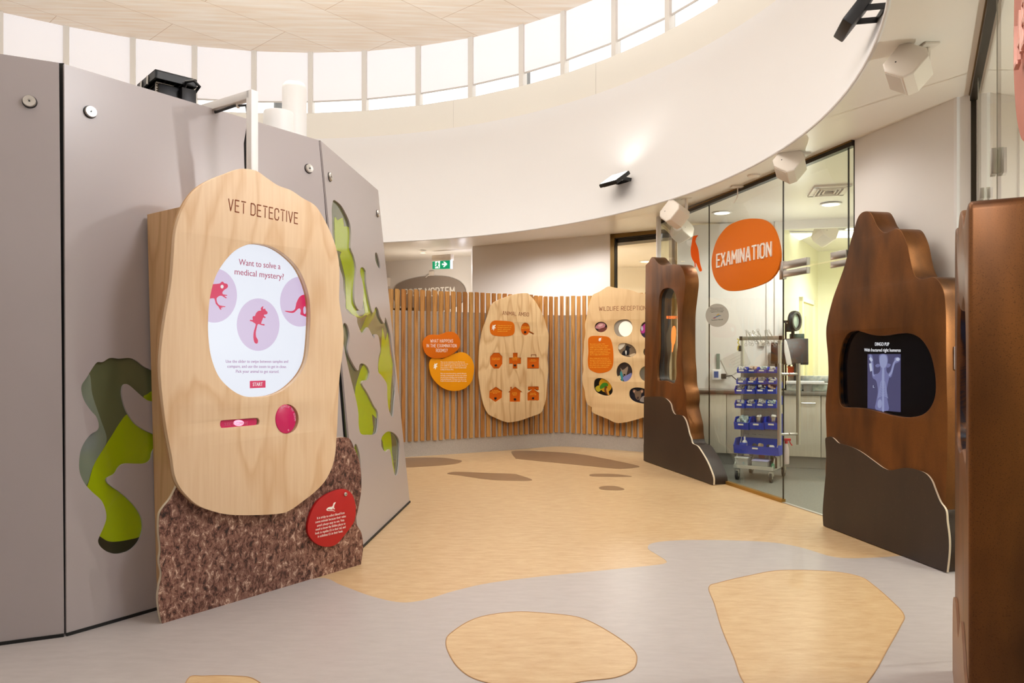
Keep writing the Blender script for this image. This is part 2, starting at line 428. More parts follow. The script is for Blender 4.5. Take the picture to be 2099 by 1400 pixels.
mFloorC = mat('concrete_fleck', (188, 180, 173), .7, noise=((160, 160, 160), (170, 162, 155), .45, .6, 2))
mTape = mat('black_seal', (16, 16, 16), .6)

def speck(name, base, fleck, rough, metal, scale=90, lo=.62, hi=.72, blotch=None, coat=0):
    m, nt, b, N, L = nodes(name)
    mp = coords(N, L, (scale, scale, scale)); n = N.new('ShaderNodeTexNoise'); n.inputs['Scale'].default_value = 1; n.inputs['Detail'].default_value = 4
    L.new(mp.outputs[0], n.inputs['Vector'])
    mp2 = coords(N, L, (5, 5, 1.6)); n2 = N.new('ShaderNodeTexNoise'); n2.inputs['Scale'].default_value = 1; n2.inputs['Detail'].default_value = 3
    L.new(mp2.outputs[0], n2.inputs['Vector'])
    r2 = ramp(N, [(.4, base), (.72, blotch or base)]); L.new(n2.outputs['Fac'], r2.inputs[0])
    r = ramp(N, [(lo, (0, 0, 0)), (hi, (255, 255, 255))]); L.new(n.outputs['Fac'], r.inputs[0])
    mx = N.new('ShaderNodeMix'); mx.data_type = 'RGBA'; L.new(r.outputs[0], mx.inputs[0])
    L.new(r2.outputs[0], mx.inputs[6]); mx.inputs[7].default_value = lin(fleck)
    L.new(mx.outputs[2], b.inputs['Base Color']); b.inputs['Roughness'].default_value = rough; b.inputs['Metallic'].default_value = metal
    b.inputs['Coat Weight'].default_value = coat
    return m
mBronze = speck('bronze_coat', (130, 82, 41), (76, 48, 26), .42, .7, 300, .56, .74, (80, 51, 30))
mPlinth = speck('dark_laminate', (52, 38, 30), (104, 78, 62), .45, 0, 120, .66, .8, (44, 32, 26))

def bark():
    m, nt, b, N, L = nodes('bark_print')
    mp = coords(N, L, (34, 34, 22)); n = N.new('ShaderNodeTexNoise'); n.inputs['Scale'].default_value = 1; n.inputs['Detail'].default_value = 10; n.inputs['Roughness'].default_value = .8; n.inputs['Distortion'].default_value = .55
    L.new(mp.outputs[0], n.inputs['Vector'])
    r = ramp(N, [(.39, (28, 18, 17)), (.445, (88, 50, 41)), (.49, (128, 84, 70)), (.52, (164, 126, 110)), (.545, (112, 62, 48)), (.59, (224, 194, 174))]); L.new(n.outputs['Fac'], r.inputs[0])
    mp2 = coords(N, L, (4.5, 4.5, 3)); n2 = N.new('ShaderNodeTexNoise'); n2.inputs['Scale'].default_value = 1; n2.inputs['Detail'].default_value = 5
    L.new(mp2.outputs[0], n2.inputs['Vector'])
    r2 = ramp(N, [(.36, (140, 84, 64)), (.62, (255, 248, 242))]); L.new(n2.outputs['Fac'], r2.inputs[0])
    mx = N.new('ShaderNodeMix'); mx.data_type = 'RGBA'; mx.blend_type = 'MULTIPLY'; mx.inputs[0].default_value = .4
    L.new(r.outputs[0], mx.inputs[6]); L.new(r2.outputs[0], mx.inputs[7]); L.new(mx.outputs[2], b.inputs['Base Color'])
    b.inputs['Roughness'].default_value = .6
    return m
mBark = bark()

def marmoleum(name, a, c, rough=.38):
    m, nt, b, N, L = nodes(name)
    mp = coords(N, L, (8, 26, 1), (0, 0, .2)); n = N.new('ShaderNodeTexNoise'); n.inputs['Scale'].default_value = 1; n.inputs['Detail'].default_value = 8; n.inputs['Roughness'].default_value = .65
    L.new(mp.outputs[0], n.inputs['Vector']); r = ramp(N, [(.35, a), (.7, c)]); L.new(n.outputs['Fac'], r.inputs[0])
    L.new(r.outputs[0], b.inputs['Base Color']); b.inputs['Roughness'].default_value = rough
    return m
mFloor = marmoleum('beige_linoleum', (206, 178, 138), (187, 151, 109))
mFloorG = marmoleum('grey_linoleum', (180, 172, 170), (170, 162, 160))
mFloorBr = marmoleum('brown_linoleum', (142, 112, 82), (130, 100, 72))
mFloorEx = mat('grey_vinyl', (124, 124, 118), .4, noise=((60, 60, 60), (112, 112, 106), .4, .6, 3))

mWeld = mat('weld_line', (178, 140, 100), .5)
def slatwood():
    m, nt, b, N, L = nodes('hardwood_slats')
    g = N.new('ShaderNodeNewGeometry')
    r = ramp(N, [(0, (172, 114, 54)), (.3, (212, 154, 84)), (.55, (184, 124, 60)), (.8, (220, 170, 98)), (1, (140, 90, 44))]); L.new(g.outputs['Random Per Island'], r.inputs[0])
    mp = coords(N, L, (70, 70, 3)); n = N.new('ShaderNodeTexNoise'); n.inputs['Scale'].default_value = 1; n.inputs['Detail'].default_value = 5; n.inputs['Distortion'].default_value = .6
    L.new(mp.outputs[0], n.inputs['Vector'])
    r2 = ramp(N, [(.3, (150, 130, 110)), (.55, (255, 255, 255)), (.75, (205, 190, 170))]); L.new(n.outputs['Fac'], r2.inputs[0])
    mx = N.new('ShaderNodeMix'); mx.data_type = 'RGBA'; mx.blend_type = 'MULTIPLY'; mx.inputs[0].default_value = .7
    L.new(r.outputs[0], mx.inputs[6]); L.new(r2.outputs[0], mx.inputs[7]); L.new(mx.outputs[2], b.inputs['Base Color'])
    b.inputs['Roughness'].default_value = .45
    return m
mSlat = slatwood()

def plyceiling():
    m, nt, b, N, L = nodes('plywood_ceiling')
    mp = coords(N, L, (1, 1, 1), (0, 0, math.radians(-47)))
    br = N.new('ShaderNodeTexBrick'); br.inputs['Scale'].default_value = 1; br.inputs['Mortar Size'].default_value = .004
    br.inputs['Brick Width'].default_value = 2.4; br.inputs['Row Height'].default_value = 1.05; br.offset = .5
    br.inputs['Color1'].default_value = lin((251, 242, 230)); br.inputs['Color2'].default_value = lin((247, 236, 222)); br.inputs['Mortar'].default_value = lin((206, 176, 146))
    L.new(mp.outputs[0], br.inputs['Vector'])
    mp2 = coords(N, L, (1.2, 14, 1), (0, 0, math.radians(-47))); n = N.new('ShaderNodeTexNoise'); n.inputs['Scale'].default_value = 1; n.inputs['Detail'].default_value = 5
    L.new(mp2.outputs[0], n.inputs['Vector']); r = ramp(N, [(.3, (255, 255, 255)), (.75, (240, 222, 200))]); L.new(n.outputs['Fac'], r.inputs[0])
    mx = N.new('ShaderNodeMix'); mx.data_type = 'RGBA'; mx.blend_type = 'MULTIPLY'; mx.inputs[0].default_value = .8
    L.new(br.outputs[0], mx.inputs[6]); L.new(r.outputs[0], mx.inputs[7]); L.new(mx.outputs[2], b.inputs['Base Color'])
    b.inputs['Roughness'].default_value = .6
    return m
mCeil = plyceiling()
def glow(name, col, s): return mat(name, col, .6, emit=s)

# ---------------------------------------------------------------- the room
R1, R2, ZC, ZD, ZW0, ZW1 = 5.113, 6.51, 2.84, 4.55, 5.047, 6.25
CB, CT, CW = Vector((-3.02, 5.27)), Vector((-3.35, 5.07)), Vector((-3.58, 5.03))   # centres of the bulkhead's foot, its rim and the windows
RT = 6.05
def zs(x, y): return ZC+.03*max(0, y-7)*min(1, max(0, (3.0-x)/.5))
def pol(r, a, c=None):
    c = CW if c is None else c
    return (c.x+r*math.cos(a), c.y+r*math.sin(a))
def struct(o): o['kind'] = 'structure'; return o
ring = lambda r, n=180, c=None: [pol(r, 2*PI*i/n, c) for i in range(n)]

fl = struct(MB().prism(ring(10.9, 96, CEN.xy), -.12, 0).done('floor', mFloor, origin=(0, 0, 0)))
def inlay(L, m, z0, z1, px=True, sm=6):
    pts = smooth(L, sm) if sm else L
    q = [tuple(P(x, y)[:2]) for x, y in pts] if px else pts
    me = curve_mesh(q, (), z1-z0); me.transform(Matrix.Translation((0, 0, (z0+z1)/2)))
    o = link('floor_inlay', me, m, fl)
    if m is not mFloorBr and px:
        mb = MB(); mb.tube([(*p, z1-.0005) for p in q+q[:1]], .0028, 6); mb.done('weld_line', mWeld, o)
    return o
edge = [(560, 1208), (655, 1185), (700, 1200), (760, 1222), (820, 1235), (870, 1230), (930, 1212), (1000, 1196), (1100, 1183), (1250, 1168), (1330, 1160), (1360, 1156), (1366, 1150),
        (1345, 1136), (1328, 1124), (1340, 1113), (1400, 1107.5), (1500, 1108), (1580, 1112), (1640, 1122), (1700, 1140), (1740, 1144.5), (1800, 1143), (1850, 1139.5), (1960, 1132)]
near = [tuple(P(x, y)[:2]) for x, y in smooth(edge, 6, False)]
inlay(near+[(2.6, 4.3), (2.2, 2.0), (1.9, -3.0), (-3.2, -3.0), (-3.6, 3.2), (-1.9, 4.2)], mFloorG, .0, .0012, False, 0)
for L in ([(1453, 1205), (1475, 1195), (1530, 1182), (1600, 1170), (1700, 1172), (1760, 1182), (1790, 1200), (1830, 1235), (1853, 1262), (1845, 1285), (1820, 1330), (1795, 1375), (1770, 1410), (1740, 1450), (1580, 1460), (1525, 1400), (1505, 1350), (1480, 1290), (1465, 1240)],
          [(915, 1312), (925, 1298), (960, 1275), (1000, 1262), (1060, 1255), (1120, 1258), (1180, 1265), (1220, 1280), (1270, 1310), (1300, 1335), (1305, 1355), (1295, 1375), (1260, 1390), (1200, 1397), (1150, 1405), (1060, 1410), (980, 1395), (940, 1370), (918, 1335)],
          [(385, 1393), (420, 1387), (480, 1387), (520, 1393), (540, 1420), (480, 1470), (380, 1450)]):
    inlay(L, mFloor, .0, .0024)
k = .2477
for L in ([(20, 405), (200, 395), (350, 397), (450, 410), (512, 423), (470, 445), (350, 460), (200, 470), (20, 472)],
          [(392, 530), (430, 516), (500, 514), (700, 522), (930, 530), (990, 542), (1088, 575), (1070, 586), (960, 588), (740, 579), (500, 545)],
          [(922, 348), (980, 340), (1100, 340), (1440, 362), (1700, 405), (1968, 463), (1940, 480), (1860, 487), (1760, 485), (1400, 450), (1000, 410), (955, 400)],
          [(1565, 540), (1620, 530), (1780, 532), (1908, 549), (1880, 555), (1620, 553)],
          [(1645, 645), (1690, 632), (1780, 632), (1855, 655), (1820, 667), (1680, 662)]):
    inlay(Z(L, 820, 840, k), mFloorBr, .0, .0012)

# bulkhead drum, soffit, ledge, band, clerestory, ceiling
ri, rt, rl = ring(R1, 180, CB), ring(RT, 180, CT), ring(6.44)
n = len(ri); quads = [[i, (i+1) % n, n+(i+1) % n, n+i] for i in range(n)]
mb = MB(); mb._new([(*p, ZC) for p in ri]+[(*p, ZD) for p in rt], quads)
mb._new([(*p, ZD) for p in rt]+[(*p, ZD-.06) for p in rl], quads)
mb.tube([(*p, ZC+.004) for p in ri+ri[:1]], .011, 8)
struct(mb.done('wall_bulkhead', mDrum, smooth_a=40, origin=(CEN.x, CEN.y, ZC)))
mb = MB(); mb.strip(rl, ZD-.1, ZW0, True); mb.strip(ring(6.7), ZD, ZW0, True)
ro = ring(6.7); mb._new([(*p, ZW0) for p in rl]+[(*p, ZW0) for p in ro], quads)
band = struct(mb.done('wall_upstand', mBand, origin=(CEN.x, CEN.y, ZD)))
mb = MB(); A = ri; m_ = 180; first = True
for b in (5.5, 6, 6.8, 7.8, 9, 10.8):
    B = ring(b, 180, CEN.xy.lerp(CB, max(0, (7-b)/2)))
    mb._new([(*p, ZC if first else zs(*p)) for p in A]+[(*p, zs(*p)) for p in B], [[i, (i+1) % m_, m_+(i+1) % m_, m_+i] for i in range(m_)]); A = B; first = False
soff = struct(mb.done('ceiling_soffit', mSoffit, origin=(CEN.x, CEN.y, ZC)))
me = curve_mesh(ring(6.62, 120), (), .06)
for v in me.vertices: v.co.z += 5.945+.03-.027*v.co.x
struct(link('ceiling', me, mCeil, None, (CEN.x, CEN.y, 6.0)))
struct(MB().strip(ring(10.7, 96, CEN.xy), 0, 3.4, True).done('wall_outer', mWall, origin=(CEN.x, CEN.y, 0)))

def hit(px, R):                                 # angle where the view column px meets a circle round the hall's centre
    dx = (px-CX)/F; A = dx*dx+1; B = -2*(dx*CW.x+CW.y); C_ = CW.x**2+CW.y**2-R*R
    t = (-B+math.sqrt(B*B-4*A*C_))/(2*A); return math.atan2(t-CW.y, dx*t-CW.x)
ang = [hit(x, R2) for x in (0.5, 136, 272.6, 399, 521, 637, 747.5, 858, 965.6, 1070, 1155.6, 1260.6, 1371, 1479.8)]
step = (ang[0]-ang[-1])/(len(ang)-1)
na = int(round((2*PI-(ang[0]-ang[-1]))/step)); st2 = (2*PI-(ang[0]-ang[-1]))/na
ang += [ang[-1]-st2*i for i in range(1, na)]    # the windows go on round the hall
order = ['first', 'second', 'third', 'fourth', 'fifth', 'sixth', 'seventh', 'eighth', 'ninth', 'tenth', 'eleventh', 'twelfth', 'thirteenth', 'fourteenth']
ZB = 5.257
for i, a in enumerate(ang):
    b = ang[(i+1) % len(ang)]
    if b > a: b -= 2*PI
    p, q = Vector((*pol(R2, a), 0)), Vector((*pol(R2, b), 0))
    f = Fr(q, p) if False else Fr(p, q)         # seen from inside, p is the left post
    if i > 14 and i % 1 == 0 and i < len(ang)-2 and False: continue
    w = thing('window_%d' % (i+1), None, None, (p+q)/2+Vector((0, 0, ZW0)), math.atan2(f.u.y, f.u.x)); w['kind'] = 'structure'
    Lw = f.L
    MB().box((0, (ZW0+ZW1)/2, -.02), (.075, ZW1-ZW0, .1), f.M).done('mullion', mMull, w)
    MB().box((Lw/2, ZW0+.012, -.03), (Lw, .03, .08), f.M).done('sill', mMull, w)
    MB().box((Lw/2, (ZW0+ZW1)/2, -.06), (Lw-.075, ZW1-ZW0, .006), f.M).done('pane', mClear, w)
    seen = i < 14
    bt = thing('roller_blind', ('white translucent roller blind in the clerestory, %s from the left' % order[i]) if seen else 'white translucent roller blind on the far side of the round hall',
               'blind', f.at(Lw/2, ZB, .0), math.atan2(f.u.y, f.u.x), 'clerestory roller blinds' if seen else 'blinds outside the view')
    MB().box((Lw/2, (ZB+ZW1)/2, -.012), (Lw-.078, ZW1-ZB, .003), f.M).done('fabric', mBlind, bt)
    MB().box((Lw/2, ZB, -.01), (Lw-.078, .024, .018), f.M, bev=.004).done('bottom_bar', mBar, bt)
    if i in (1, 4, 7, 10, 12):                    # upstand joints
        pass
for i in (3, 5, 8, 11):                           # joints of the upstand's boards
    a = ang[i]+.04; MB().box((0, 0, 0), (.004, .004, ZW0-ZD-.02), Matrix.Translation((*pol(6.436, a), (ZD+ZW0)/2)) @ Matrix.Rotation(a, 4, 'Z')).done('joint', mMull, band)
for px in (55, 571, 1077):                        # steel columns outside the glass
    a = hit(px, 6.9)
    struct(MB().cyl((*pol(6.9, a), 4.0), (*pol(6.9, a), 6.6), .075).done('trim_1', mat('grey_steel_column', (120, 118, 116), .5), smooth_a=40))

# walls at the back
def slab(name, a, b, z0, z1, t, m, parent=None, side=-1):
    f = Fr(a, b); o = MB().box((f.L/2, (z0+z1)/2, side*t/2), (f.L, z1-z0, t), f.M).done(name, m, parent)
    return o if parent else struct(o)
slab('wall_back', (-.62, 11.5), (1.36, 10.1), 0, 3.15, .1, mWall)
slab('wall_corridor', (-.62, 11.5), (-.75, 13.2), 0, 3.2, .1, mWall, side=1)
FW = Fr((-3.6, 14.6), (-.70, 12.95))
slab('wall_far', (-3.6, 14.6), (-.70, 12.95), 0, 3.3, .1, mWall)
# reception window beside the back wall
FR = Fr((1.36, 10.1), (2.12, 9.56))
w = thing('window_60', None, None, FR.at(FR.L/2, 0), math.atan2(FR.u.y, FR.u.x)); w['kind'] = 'structure'
zt = 2.935
mb = MB(); t = .062
for x0, x1, z0, z1 in ((0, t, .9, zt), (FR.L-t, FR.L, .9, zt), (0, FR.L, zt-t, zt), (0, FR.L, .9, .96)):
    mb.box(((x0+x1)/2, (z0+z1)/2, -.04), (x1-x0, z1-z0, .1), FR.M)
mb.done('window_frame', mFrameB, w)
MB().box((FR.L/2, 1.9, -.05), (FR.L-2*t, 1.94, .008), FR.M).done('pane', mClear, w)
mb = MB(); g = .012
for x0, x1, z0, z1 in ((t, t+g, .96, zt-t), (FR.L-t-g, FR.L-t, .96, zt-t), (t, FR.L-t, zt-t-g, zt-t)):
    mb.box(((x0+x1)/2, (z0+z1)/2, -.03), (x1-x0, z1-z0, .06), FR.M)
mb.done('gasket', mBlack, w)
slab('wall_reception', (1.36, 10.1), (2.12, 9.56), 0, .9, .1, mWall)
slab('wall_reception_head', (1.36, 10.1), (2.12, 9.56), zt, 3.15, .1, mWall)
mRec = mat('reception_paint', (240, 226, 200), .6)
slab('wall_reception_back', (-.6, 12.6), (4.2, 12.6), 0, 3.2, .1, mRec)
struct(MB().prism([(1.42, 10.18), (2.2, 9.62), (3.2, 9.4), (3.4, 12.6), (-.6, 12.6), (-.52, 11.56)], 2.78, 2.82).done('ceiling_reception', mat('reception_ceiling_paint', (238, 228, 210), .6)))

# examination room
FG = Fr((1.755, 8.6), (2.522, 5.386))
XA = FG.uv(1454, 730)[0]; XB = FG.uv(1606, 730)[0]; XC = FG.uv(1740, 730)[0]; XD = FG.L
DT = 1.975                                       # top of the glass door
def pane(name, f, x0, x1, z0, z1, parent, hole=None, m=mGlass):
    return MB().box(((x0+x1)/2, (z0+z1)/2, 0), (x1-x0-.006, z1-z0, .012), f.M).done(name, m, parent)
for i, (x0, x1, z0, z1) in enumerate([(0, XA, .03, 2.80), (XA, XB, .03, 2.80), (XB, XC, DT+.012, 2.80), (XC, XD, .03, 2.80)]):
    w = thing('window_%d' % (61+i), None, None, FG.at((x0+x1)/2, z0), math.atan2(FG.u.y, FG.u.x)); w['kind'] = 'structure'
    pane('pane', FG, x0, x1, z0, z1, w)
    mb = MB()
    mb.box((x1-.002, (z0+z1)/2, 0), (.004, z1-z0, .0125), FG.M)
    mb.done('edge_seal', mDarkB, w)
mb = MB(); mb.box((XD/2, 2.82, 0), (XD, .045, .05), FG.M); struct(mb.done('trim_2', mDarkB))
mb = MB(); mb.box((XD/2, 2.835, .024), (XD, .014, .012), FG.M); struct(mb.done('trim_3', mFrameB))
struct(MB().box((XD/2, 2.95, -.03), (XD, .215, .05), FG.M).done('wall_glass_head', mSoffit))
mb = MB(); mb.box((XB/2, .015, 0), (XB, .03, .04), FG.M); struct(mb.done('trim_4', mat('brass_sill', (168, 126, 54), .4, .5)))
mb = MB(); mb.box(((XB+XC)/2, .003, 0), (XC-XB, .006, .03), FG.M); struct(mb.done('trim_5', mAlu))
# corner post and partition
struct(MB().box((1.715, 8.56, 1.44), (.05, .05, 2.88), None, .006).done('trim_6', mWhite))
FP = Fr((1.75, 8.62), (2.10, 9.52))
w = thing('window_65', None, None, FP.at(FP.L/2, 0), math.atan2(FP.u.y, FP.u.x)); w['kind'] = 'structure'
pane('pane', FP, .02, FP.L, .03, 2.82, w)
mb = MB(); mb.box((FP.L/2, 2.84, 0), (FP.L, .05, .05), FP.M); mb.box((FP.L-.02, 1.42, 0), (.05, 2.84, .05), FP.M); mb.done('window_frame', mFrameB, w)
# the door
FD = FG
d = thing('door_1', None, None, FD.at((XB+XC)/2, 0), math.atan2(FD.u.y, FD.u.x)); d['kind'] = 'structure'
pane('leaf', FD, XB+.004, XC, .012, DT, d)
def fitting(x0, x1, z0, z1, name='patch_fitting'):
    o = MB().box(((x0+x1)/2, (z0+z1)/2, 0), (x1-x0, z1-z0, .036), FD.M, bev=.003).done(name, mSteel, d); return o
(xa, za), (xb, zb) = FD.uv(1613, 542), FD.uv(1657, 548)
fitting(XB+.02, xb, DT+.012, DT+.075); fitting(XB+.02, xb, DT-.055, DT-.002)
fitting(XB-.035, XB+.02, DT-.07, DT+.085, 'hinge_block')
fitting(FD.uv(1706, 530)[0], FD.uv(1738, 530)[0], DT+.012, DT+.07); fitting(FD.uv(1706, 530)[0], FD.uv(1738, 530)[0], DT-.05, DT-.002)
x1 = FD.uv(1605, 800, .05)[0]; x2 = FD.uv(1630, 800, -.05)[0]
for xx, dd in ((x1+.06, .055), (x1+.06, -.055)):
    pass
xh = FD.uv(1617, 800)[0]
zt_, zb_ = FD.uv(1617, 745)[1], FD.uv(1617, 912)[1]
for dd in (.09, -.09):
    o = MB().cyl(FD.at(xh, zb_, dd), FD.at(xh, zt_, dd), .017).done('pull_handle', mSteel, d)
    for z in (zb_+.09, zt_-.09):
        MB().cyl(FD.at(xh, z, .006*(1 if dd > 0 else -1)), FD.at(xh, z, dd*.98), .011).done('handle_standoff', mSteel, o)
# white wall right of the glass, corner post
slab('wall_right', (2.522, 5.386), (2.729, 4.52), 0, 2.86, .12, mWall)
FS = Fr((2.742, 4.50), (2.795, 4.42))
slab('wall_corner', (2.742, 4.50), (2.81, 4.40), 0, 2.86, .1, mWall)
struct(MB().box((2.738, 4.505, 1.42), (.018, .03, 2.84), None).done('trim_7', mWhite))
# laboratory glass wall
FL = Fr((2.795, 4.42), (2.795-.489*2, 4.42-.872*2))
for i, (x0, x1) in enumerate([(.0, .42), (.42, 1.6), (1.6, 3.4)]):
    w = thing('window_%d' % (66+i), None, None, FL.at((x0+x1)/2, 0), math.atan2(FL.u.y, FL.u.x)); w['kind'] = 'structure'
    pane('pane', FL, x0, x1, .03, 2.80, w)
    MB().box((x1-.004, 1.41, 0), (.006, 2.78, .016), FL.M).done('edge_seal', mAlu, w)
struct(MB().box((1.7, 2.82, 0), (3.4, .05, .05), FL.M).done('trim_8', mDarkB))
struct(MB().box((1.7, 2.836, .026), (3.4, .016, .01), FL.M).done('trim_9', mFrameB))
struct(MB().box((.0, 1.42, 0), (.03, 2.8, .04), FL.M).done('trim_10', mDarkB))
struct(MB().box((1.7, .015, 0), (3.4, .03, .04), FL.M).done('trim_11', mFrameB))
mLabW = mat('laboratory_paint', (238, 230, 212), .6)
slab('wall_laboratory', (2.96, 4.62), (5.2, 4.05), 0, 2.86, .08, mLabW)
slab('wall_laboratory_side', (5.2, 4.05), (5.0, 0.8), 0, 2.86, .08, mLabW)
slab('wall_laboratory_end', (5.0, .8), (1.1, 1.3), 0, 2.86, .08, mLabW)
for x in (.22, .40): struct(MB().box((x, 1.42, .012), (.03, 2.84, .03), Fr((2.96, 4.62), (5.2, 4.05)).M).done('trim_12', mLabW))
# examination room shell
FE = Fr((2.03, 9.07), (3.22, 8.62))
mExW = mat('examination_paint', (238, 234, 230), .55)
slab('wall_examination', (2.05, 9.07), (3.20, 8.63), 0, 2.86, .1, mExW)
x = FE.uv(1573, 700)[0]
struct(MB().box((x, 1.42, .01), (.018, 2.84, .02), FE.M).done('trim_13', mExW))
struct(MB().box((FE.uv(1592, 700)[0], 1.42, .015), (.04, 2.84, .03), FE.M).done('trim_14', mExW))
mYel = mat('pale_yellow_paint', (240, 236, 206), .5)
FY = Fr((3.30, 8.95), (4.64, 11.1))
slab('wall_yellow', (3.30, 8.95), (4.64, 11.1), 0, 2.86, .1, mYel)
slab('wall_yellow_back', (4.64, 11.1), (6.2, 11.0), 0, 2.86, .1, mYel)
slab('wall_yellow_side', (6.2, 11.0), (4.6, 5.1), 0, 2.86, .1, mYel)
slab('wall_yellow_end', (4.6, 5.1), (2.62, 5.44), 0, 2.86, .1, mExW)
struct(MB().box((.75, 2.79, 0), (1.5, .1, .06), Fr((3.2, 8.63), (4.7, 8.25)).M).done('wall_examination_beam', mExW))
inlay([(1.78, 8.55), (2.522, 5.386), (2.729, 4.52), (2.8, 4.40), (1.2, 1.55), (6.5, .5), (7, 11.5), (3.2, 11.5), (2.1, 9.5)], mFloorEx, 0, .0014, False, 0)
# door in the yellow room
dr = thing('door_2', None, None, FY.at(0, 0), math.atan2(FY.u.y, FY.u.x)); dr['kind'] = 'structure'
(x0, z1), (x1, _) = FY.uv(1638, 627), FY.uv(1664, 633)
mb = MB(); z1 = 2.05
for a, b, c, e in ((x0, x0+.06, 0, z1), (x1-.06, x1, 0, z1), (x0, x1, z1-.06, z1)): mb.box(((a+b)/2, (c+e)/2, .02), (b-a, e-c, .05), FY.M)
mb.done('door_frame', mYel, dr)
leaf = MB().box(((x0+x1)/2, z1/2-.03, .012), (x1-x0-.12, z1-.06, .02), FY.M).done('leaf', mat('cream_door', (236, 226, 176), .5), dr)
MB().box(((x0+x1)/2-.1, 1.35, .024), (.12, .9, .006), FY.M).done('vision_panel', mat('frosted_pane', (205, 205, 165), .3), leaf)
# wall below the counter opening
struct(MB().box((.5, .42, -.05), (1.0, .84, .06), Fr((3.26, 8.62), (4.3, 8.24)).M).done('wall_examination_low', mExW))

# ---------------------------------------------------------------- grey pod on the left
struct(MB().prism([(-4.2, 3.0), (-2.32, 3.62), (-1.52, 4.78), (-1.42, 5.75), (-2.2, 7.6), (-4.6, 7.6)], 0, 2.46).done('wall_left', mTape))
ZP = 2.63
f1 = Fr(P(0, 1323), P(131, 1305.3), P(60, 119, ZP)); f2 = Fr(P(136, 1304.5), P(735, 1131), P(131, 130, ZP)); f3 = Fr(P(736, 1130), P(840, 1030), P(658, 289, ZP))
disc = [None]
def fixing(root, f, px, py, r=.027):
    x, y = f.uv(px, py); M = f.M @ Matrix.Translation((x, y, 0))
    o = MB().lathe([(r*1.12, 0), (r*1.12, .004)], M).done('shadow_ring', mBlack, root)  # black ring put in as the shadow round the disc
    MB().lathe([(r, .004), (r, .014), (r*.93, .017), (r*.3, .016), (r*.28, .013), (.0, .013)], M).done('fixing_disc', mSteel, o)
    MB().cyl((0, 0, .0135), (0, 0, .0165), r*.14, seg=6, M=M).done('hex_socket', mBlack, o)
T = .012
pod = 'panels of the grey pod'
r1 = fthing('wall_panel', 'plain grey wall panel at the left edge with one steel disc', 'panel', f1, f1.L/2, 0, 0, pod)
pxplate('panel_board', mGrey, r1, f1, [(-220, 77), (120.5, 128.5), (131.5, 1305), (-220, 1353)], 0, T, sm=0)
fixing(r1, f1, 61, 209)
r2 = fthing('wall_panel', 'wide grey wall panel behind the wooden kiosk with wavy green cutout', 'panel', f2, f2.L/2, 0, 0, pod)
k = .3284
blob = Z([(180, 130), (215, 128), (260, 103), (320, 107), (385, 103), (430, 122), (470, 155), (520, 178), (570, 200), (600, 300), (575, 385), (530, 375), (490, 365), (440, 325), (390, 280), (360, 265), (340, 280), (335, 330), (350, 400), (375, 455), (420, 515), (480, 555), (540, 583), (566, 610),
          (545, 655), (525, 690), (515, 735), (480, 760), (420, 762), (350, 762), (315, 785), (290, 825), (245, 850), (240, 872), (265, 900), (330, 945), (400, 1010), (450, 1080), (465, 1150), (455, 1210), (430, 1260), (380, 1305), (310, 1325), (250, 1315), (205, 1285), (186, 1250), (195, 1215),
          (220, 1160), (237, 1105), (232, 1050), (205, 990), (150, 940), (105, 890), (75, 830), (67, 770), (75, 690), (100, 630), (140, 580), (180, 555), (190, 520), (175, 470), (140, 430), (100, 370), (82, 310), (85, 270), (115, 225), (145, 175)], 140, 700, k)
pxplate('panel_board', mGrey, r2, f2, [(131.5, 131), (653.5, 287.5), (664, 400), (703.5, 890), (732, 1132), (136.5, 1304.5)], 0, T, [fb for fb in []], sm=0) if False else None
o2 = f2.pts([(131.5, 131), (653.5, 287.5), (664, 400), (703.5, 890), (732, 1132), (136.5, 1304.5)])
plate('panel_board', mGrey, r2, f2, o2, 0, T, [f2.pts(smooth(blob, 4))])
pane2 = pxplate('cutout_pane', mOlive, r2, f2, Z([(20, 60), (640, 60), (640, 1380), (20, 1380)], 140, 700, k), -T-.0016, .006, sm=0)
pxplate('green_silhouette', mGreen, pane2, f2, Z([(365, 455), (320, 510), (270, 590), (220, 670), (160, 770), (118, 905), (60, 1000), (150, 1195), (195, 1215), (245, 1245), (300, 1249), (380, 1236), (455, 1216), (600, 1150), (620, 700), (600, 560), (420, 440)], 140, 700, k), -T-.0004, .001)
pxplate('green_silhouette', mGreen, pane2, f2, Z([(470, 345), (495, 328), (530, 305), (600, 290), (600, 400), (500, 390)], 140, 700, k), -T-.0004, .001)
pxplate('dark_silhouette', mDarkO, pane2, f2, Z([(150, 1200), (195, 1216), (245, 1246), (300, 1250), (380, 1237), (500, 1205), (500, 1360), (120, 1360)], 140, 700, k), -T-.0007, .0006)
pxplate('pale_silhouette', mOlive2, pane2, f2, Z([(128, 195), (150, 330), (200, 480), (240, 610), (200, 700), (150, 790), (110, 900), (30, 900), (40, 200)], 140, 700, k), -T-.0008, .0006)
for px, py in ((184, 230), (632, 346)): fixing(r2, f2, px, py)
r3 = fthing('wall_panel', 'narrow grey wall panel right of the wooden kiosk with many green cutouts', 'panel', f3, f3.L/2, 0, 0, pod)
k = .4425; zz = lambda L: Z(L, 660, 380, k)
